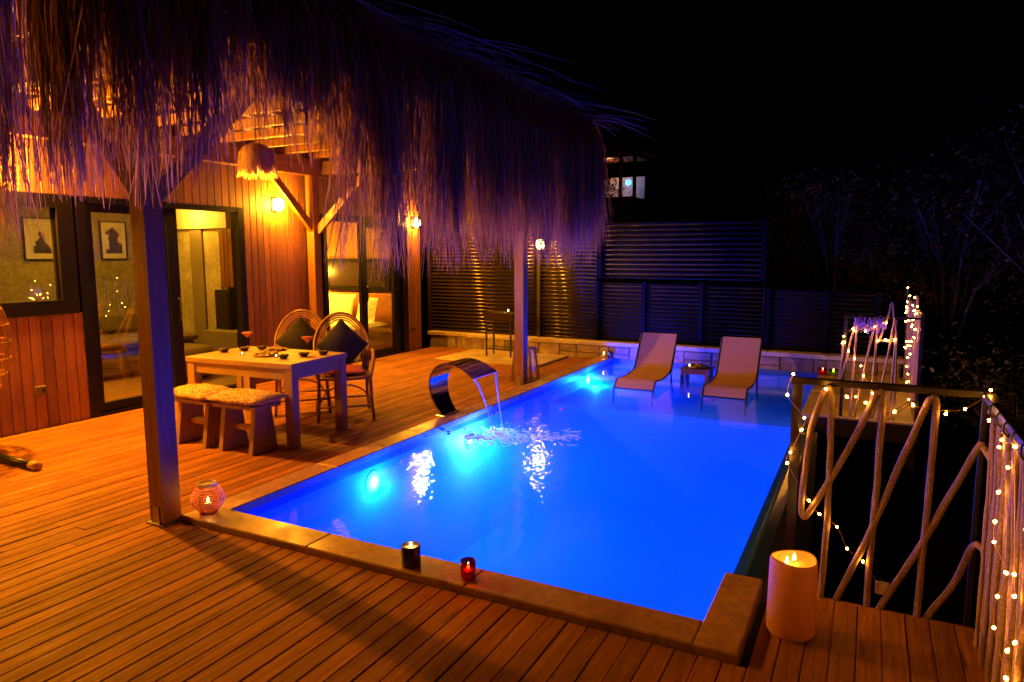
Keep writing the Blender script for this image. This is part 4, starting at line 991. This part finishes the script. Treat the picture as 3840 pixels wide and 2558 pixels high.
def near_rail():
    t = thing('rope_railing', 'black metal balcony railing laced with thick rope, nearest the camera', 'railing', (3.33,.62,0))
    def P(x, z, y=.58): return (x-3.33, y-.62, z)
    MB().box(-.022,.022,-.022,.022,-.2,1.045,.003).build('post', 'brownmetal', t)
    MB().box(.77-.012,.77+.012,-.012,.012,-.2,1.045,.002).build('post', 'brownmetal', t)
    MB().box(-.03,.80,-.02,.02,1.046,1.078,.003).build('top_rail', 'brownmetal', t)
    MB().box(.755,.80,-3.4,-.021,1.046,1.078,.003).build('top_rail', 'brownmetal', t)
    MB().box(.757,.783,-3.1,-3.074,-.2,1.045,.003).build('post', 'brownmetal', t)
    # laced rope, front side
    rope(0, [P(3.49,-.10),P(3.485,.0),P(3.492,.3),P(3.493,.6),P(3.48,1.0),P(3.462,1.035),P(3.44,.99),P(3.405,.86),P(3.388,.70),P(3.376,.45),P(3.385,.395),P(3.41,.41),P(3.50,.60),P(3.60,.83),P(3.665,1.005),P(3.685,1.035),P(3.70,1.0),P(3.698,.6),P(3.688,.1),P(3.69,-.10)], t)
    rope(0, [P(3.53,-.10),P(3.555,.0),P(3.68,.36),P(3.80,.76),P(3.872,.985),P(3.893,1.03),P(3.912,.99),P(3.908,.6),P(3.90,.1),P(3.898,-.10)], t)
    rope(0, [P(3.72,-.10),P(3.745,.0),P(3.90,.36),P(4.07,.80),P(4.10,.83,.57),P(4.125,.80,.52)], t)
    rope(0, [P(3.92,-.10),P(3.94,.0),P(4.03,.18),P(4.09,.365),P(4.12,.385,.55),P(4.135,.33,.52),P(4.14,.0,.50),P(4.14,-.10,.50)], t)
    # side along the deck edge: rope drawn tight in narrow loops
    y = .40
    while y > -2.9:
        rope(0, [P(4.115,-.10,y),P(4.115,.3,y),P(4.11,.8,y-.01),P(4.10,1.02,y-.03),P(4.09,1.035,y-.05),P(4.10,1.0,y-.07),P(4.118,.6,y-.085),P(4.12,.1,y-.10),P(4.12,-.1,y-.10)], t, .0145, 3)
        y -= .165
    m = MB()
    for k in range(16):
        yy = .36-k*.165
        MB().tube([(.765+.02*math.cos(a), yy-.62-.05, 1.052+.03*math.sin(a)) for a in [2*math.pi*q/12 for q in range(12)]], .004, 5, close=True).build('hook', 'blackmetal', t)
    for x in (3.465,3.685,3.893): MB().tube([P(x,1.05,.60),P(x,1.04,.575),P(x,1.02,.572)], .004, 5).build('hook', 'blackmetal', t)
    MB().tube([P(3.34,.85),P(3.36,.81),P(3.40,.80)], .004, 5).build('hook', 'blackmetal', t)
near_rail()
def bulb_mesh(r=.0058):
    return MB().lathe([(.001,-r*1.5),(r*.8,-r*.7),(r,r*.1),(r*.6,r),(.001,r*1.3)], n=6)
BM = None
def fairy(name, label, pts_list, bulbs, group='string lights on the railings', r=.0058):
    global BM
    t = thing(name, label, 'string lights', bulbs[0], 0, group); o0 = Vector(bulbs[0])
    for pts in pts_list: MB().tube([Vector(p)-o0 for p in curve(pts, 4)], .0013, 4).build('wire', 'wire', t)
    for b in bulbs:
        if BM is None or BM[0] != r:
            o = bulb_mesh(r).build('bulb', 'bulb', t, loc=tuple(Vector(b)-o0)); BM = (r, o.data)
        else: o = link('bulb', BM[1], None, t, tuple(Vector(b)-o0))
        o.rotation_euler = (ru(0,3), ru(0,3), 0)
Yb = .565
front = [(3.31,Yb,1.10),(3.29,Yb-.02,1.0),(3.46,Yb-.03,1.045),(3.37,Yb,.89),(3.36,Yb,.83),(3.315,Yb,.71),(3.305,Yb-.02,.66),(3.41,Yb,.48),(3.46,Yb,.42),(3.54,Yb,.37),(3.59,Yb,.27),(3.66,Yb,.22)]
front2 = [(3.55,Yb,1.01),(3.63,Yb,.99),(3.75,Yb,.96),(3.82,Yb,1.0),(3.95,Yb,.97),(4.02,Yb,1.0),(4.09,Yb,1.06),(4.105,Yb-.02,1.095)]
fairy('string_light', 'fairy light string on the front of the near rope railing', [[front[0],front[1],front[3],front[4],front[5],front[6],front[7],front[8],front[9],front[10],front[11],(3.75,Yb,.09)], [(3.40,Yb,1.03),(3.55,Yb,1.01),(3.63,Yb,.99),(3.75,Yb,.965),(3.82,Yb,.99),(3.95,Yb,.985),(4.02,Yb,1.0),(4.09,Yb,1.06)]], front+front2)
side = [(4.09,.41,.99),(4.08,.02,1.0),(4.075,.03,.97),(4.085,-.20,1.03),(4.08,-.14,.94),(4.075,-.04,.82),(4.07,-.05,.71),(4.07,-.07,.64),(4.08,-.27,.61),(4.08,-.40,.66),(4.07,-.22,.50),(4.08,-.43,.60),(4.07,-.21,.38),(4.08,-.40,.40),(4.075,-.45,.33),(4.08,-.30,.22),(4.08,-.52,.85),(4.08,-.62,.72),(4.08,-.50,.48)]
fairy('string_light', 'fairy light string along the side of the near rope railing', [[side[k] for k in (0,1,3,4,5,6,7,8,10,12,14,15)], [side[k] for k in (3,9,11,13,18,17,16)]], side)
bp = thing('battery_pack', 'small pale battery pack hanging from the fairy light wire', 'battery pack', (3.75,.60,.09)); MB().box(-.03,.03,-.012,.012,-.03,.03,.004).build('case', 'pack', bp); MB().tube([(0,0,.03),(-.01,-.03,.06)], .0015, 4).build('lead', 'wire', bp)

# ================================================================== FAR BALCONY
def platform():
    root = MB().box(3.20,4.12,4.74,7.60,-.16,-.03).build('platform', 'mortar'); tag(root, kind='structure')
    for i in range(3):
        for j in range(7):
            x0 = 3.05+i*.36; y0 = 4.73+j*.41; MB().box(x0, x0+.355, y0, y0+.405, -.029, .02, .004).build('paving_slab', 'paving', root)
    MB().box(3.20,4.12,4.70,4.735,-.18,.0).build('edge_beam', 'brownmetal', root)
    MB().box(3.035,3.199,4.74,7.6,-1.9,-.032).build('retaining_wall', 'stone', root)
    for x, y in ((3.55,4.85),(4.05,4.85),(4.05,7.4)): MB().box(x-.05,x+.05,y-.05,y+.05,-3.6,-.161).build('leg', 'brownmetal', root)
    MB().box(3.3,4.12,4.9,4.94,-.9,-.84).build('brace', 'brownmetal', root)
platform()
def far_rail():
    t = thing('rope_railing', 'rope laced railing of the far balcony beyond the pool', 'railing', (3.42,4.76,0))
    def P(x, z, y=4.75): return (x-3.42, y-4.76, z)
    MB().box(-.015,.015,-.015,.015,-.15,1.04,.002).build('post', 'blackmetal', t); MB().box(.655,.685,-.015,.015,-.15,1.10,.002).build('post', 'blackmetal', t)
    MB().box(.655,.685,2.77,2.80,-.15,1.10,.002).build('post', 'blackmetal', t); MB().box(.655,.685,1.38,1.41,-.15,1.10,.002).build('post', 'blackmetal', t)
    MB().box(-.02,.70,-.012,.012,1.042,1.062,.002).build('top_rail', 'brownmetal', t); MB().box(.658,.682,.016,2.769,1.080,1.10,.002).build('top_rail', 'brownmetal', t)
    rs = .0115
    rope(0, [P(3.41,.80),P(3.395,.45),P(3.40,.42),P(3.42,.50),P(3.505,.98),P(3.52,1.03),P(3.525,.95),P(3.51,.4),P(3.505,.0)], t, rs)
    rope(0, [P(3.545,.0),P(3.60,.42),P(3.675,.95),P(3.69,1.03),P(3.705,.95),P(3.69,.4),P(3.685,0)], t, rs)
    rope(0, [P(3.70,.0),P(3.78,.42),P(3.845,.98),P(3.86,1.03),P(3.87,.95),P(3.86,.4),P(3.855,0)], t, rs)
    rope(0, [P(3.73,.82),P(3.79,1.06),P(3.82,1.20),P(3.84,1.08),P(3.88,.8),P(3.90,0)], t, rs)
    rope(0, [P(3.72,.82),P(3.80,.815),P(3.88,.82)], t, rs*.7)
    y = 4.95
    while y < 7.5:
        zt = 1.07 if rnd() < .8 else 1.2
        rope(0, [P(4.085,.0,y),P(4.09,.5,y+.02),P(4.085,zt-.05,y+.05),P(4.08,zt,y+.07),P(4.085,zt-.05,y+.09),P(4.09,.5,y+.14),P(4.085,0,y+.17)], t, rs, 3); y += .20
    for k in range(2): MB().tube([P(3.70+k*.1,-.02,4.745),P(4.05+k*.02,.25,4.745)], .004, 5).build('stay_wire', 'blackmetal', t)
far_rail()
fb = [(3.49,.93),(3.50,.91),(3.60,.91),(3.68,.96),(3.41,.85),(3.40,.78),(3.42,.79),(3.46,.70),(3.52,.63),(3.58,.56),(3.61,.46),(3.67,.39),(3.55,.34),(3.70,.29),(3.55,.24),(3.64,.19),(3.90,.12),(4.06,.20),(3.72,.82),(3.78,.84),(3.80,.83),(3.86,.84),(3.78,1.0)]
fb3 = [(x, 4.725, z) for x, z in fb]
fairy('string_light', 'fairy light string on the front of the far balcony railing', [[fb3[k] for k in (5,4,0,2,3)], [fb3[k] for k in (6,7,8)], [fb3[k] for k in (9,10,11)], [fb3[k] for k in (12,14,15,13)], [fb3[k] for k in (18,19,20,21)], [fb3[15],fb3[16],fb3[17]]], fb3, r=.0075)
sb = []
for k in range(36): sb.append((4.06+ru(-.015,.0), ru(4.9,7.5), ru(.05,1.12) if k > 9 else ru(.95,1.25)))
sb.sort(key=lambda p: p[1]*1.0+.2*p[2])
fairy('string_light', 'fairy light string wound down the side of the far balcony railing', [sb[0:12], sb[12:24], sb[24:36]], sb, r=.0075)
def garland():
    m = MB()
    for k in range(420):
        x = ru(3.50,3.78); z = 1.0+random.gauss(0,.03)-.08*rnd()*(1-abs(x-3.62)/.2); y = 4.74+random.gauss(0,.025); s = ru(.006,.012); a = ru(0,3)
        m.quad((x-s*math.cos(a),y,z-s*math.sin(a)),(x+s*math.sin(a),y+ru(-.01,.01),z-s*math.cos(a)),(x+s*math.cos(a),y,z+s*math.sin(a)),(x-s*math.sin(a),y+ru(-.01,.01),z+s*math.cos(a)))
    o = m.build('flower_garland', 'flowers'); tag(o, 'lilac flower garland draped over the far balcony rail', 'garland', kind='stuff')
garland()

# ================================================================== TREES
def tree(base, h, rad, n, label, mat='leaf', cz=.62, name='olive_tree'):
    t = thing(name, label, 'tree', base, 0, 'trees beyond the far fence')
    tr = MB(); tips = []
    top = h*.45; tr.tube([(0,0,-.2),(.05,.03,top*.5),(.0,.08,top)], [.09,.07,.055], 8)
    for k in range(9):
        a = 2*math.pi*k/9+ru(-.3,.3); L = rad*ru(.6,1.0); z1 = h*ru(.55,.98)
        e = (L*math.cos(a)*.9, L*math.sin(a)*.9, z1); mid = (e[0]*.4, e[1]*.4, top+(z1-top)*.55)
        tr.tube([(0,.05,top*.8), mid, e], [.04,.025,.008], 6); tips += [Vector(mid)*.5+Vector(e)*.5, Vector(e)]
        for q in range(3):
            d = Vector(e)+Vector((random.gauss(0,.25),random.gauss(0,.25),random.gauss(.1,.25)))*rad; tr.tube([mid, d], [.015,.004], 5); tips.append(d)
    tr.build('trunk', 'bark', t, smooth=True)
    m = MB(); cl = []
    for p in tips: cl += [(p, ru(.18,.34)*rad) for _ in range(2)]
    for k in range(n):
        p, s = random.choice(cl); c = p+Vector((random.gauss(0,1),random.gauss(0,1),random.gauss(0,.9)))*s
        d = Vector((random.gauss(0,1),random.gauss(0,1),random.gauss(.3,1))).normalized(); w = d.orthogonal().normalized(); L = ru(.045,.10); B_ = L*.24
        m.quad(c, c+d*L*.5+w*B_, c+d*L, c+d*L*.5-w*B_)
    m.build('crown', mat, t)
tree((3.1,9.6,GH(3.1,9.6)), 4.6, .85, 4200, 'slim olive tree just above the right low fence')
tree((4.7,9.3,GH(4.7,9.3)), 4.9, 1.05, 5000, 'taller olive tree behind the far balcony corner')
tree((6.1,8.2,GH(6.1,8.2)), 5.2, 1.25, 5200, 'broad olive tree right of the far balcony')
tree((7.6,7.4,GH(7.6,7.4)), 6.0, 1.5, 5600, 'tallest dark tree at the right edge')
tree((5.9,4.6,GH(5.9,4.6)), 2.7, .9, 2600, 'low leafy shrub below the right railing corner', 'leaf2', name='shrub')
tree((5.3,6.6,GH(5.3,6.6)), 2.9, .8, 2600, 'leafy shrub beside the far balcony ropes', 'leaf2', name='shrub')

# ================================================================== FAR VILLA
def villa():
    z0 = GH(-4.1,20)
    t = thing('villa', 'distant lit villa terrace with thatched canopy and blue lamp', 'house', (-4.1,20,z0))
    b = 4.3-z0
    MB().box(-3.2,.62,.8,1.0,-.3,b+.02).build('wall', 'villawall', t); MB().box(-3.2,.62,-.6,.8,-.4,b-.75).build('terrace', 'villawall', t)
    for x in (-.9,.12,.60): MB().box(x-.05,x+.05,-.35,-.25,b-.75,b+.62).build('post', 'darkwood', t)
    MB().box(-3.2,.70,-.4,.9,b+.55,b+.62).build('canopy', 'darkwood', t)
    m = MB()
    for k in range(900):
        x = ru(-3.0,.95); y = ru(-.7,.9); z = b+.62+ru(0,.25); a = ru(-.5,.5); L = ru(.15,.5)
        m.bar((x,y,z),(x+L,y+a*.3,z+ru(-.12,.06)), .014, .008)
    o = m.build('thatch', 'thatch', t); o['kind'] = 'stuff'
    MB().lathe([(.001,-.10),(.09,-.05),(.10,.03),(.05,.10),(.001,.11)], (.13,.5,b-.2), 14).build('blue_lamp', 'bluelamp', t, smooth=True)
    point('terrace_light', (-.5,.2,b+.3), 18, (1,.42,.2), .06, t); point('blue_light', (.13,.35,b-.2), 3, (.05,.3,1), .05, t)
    for x in (-.95,-.8,-1.15): MB().lathe([(.001,-.02),(.03,0),(.001,.025)], (x,-.45,b+.15), 8).build('lamp_bulb', 'bulb', t)
villa()
tree((-4.5,17.5,GH(-4.5,17.5)), 3.5, 1.2, 8000, 'dark bush below the distant villa', 'leaf2', name='shrub')
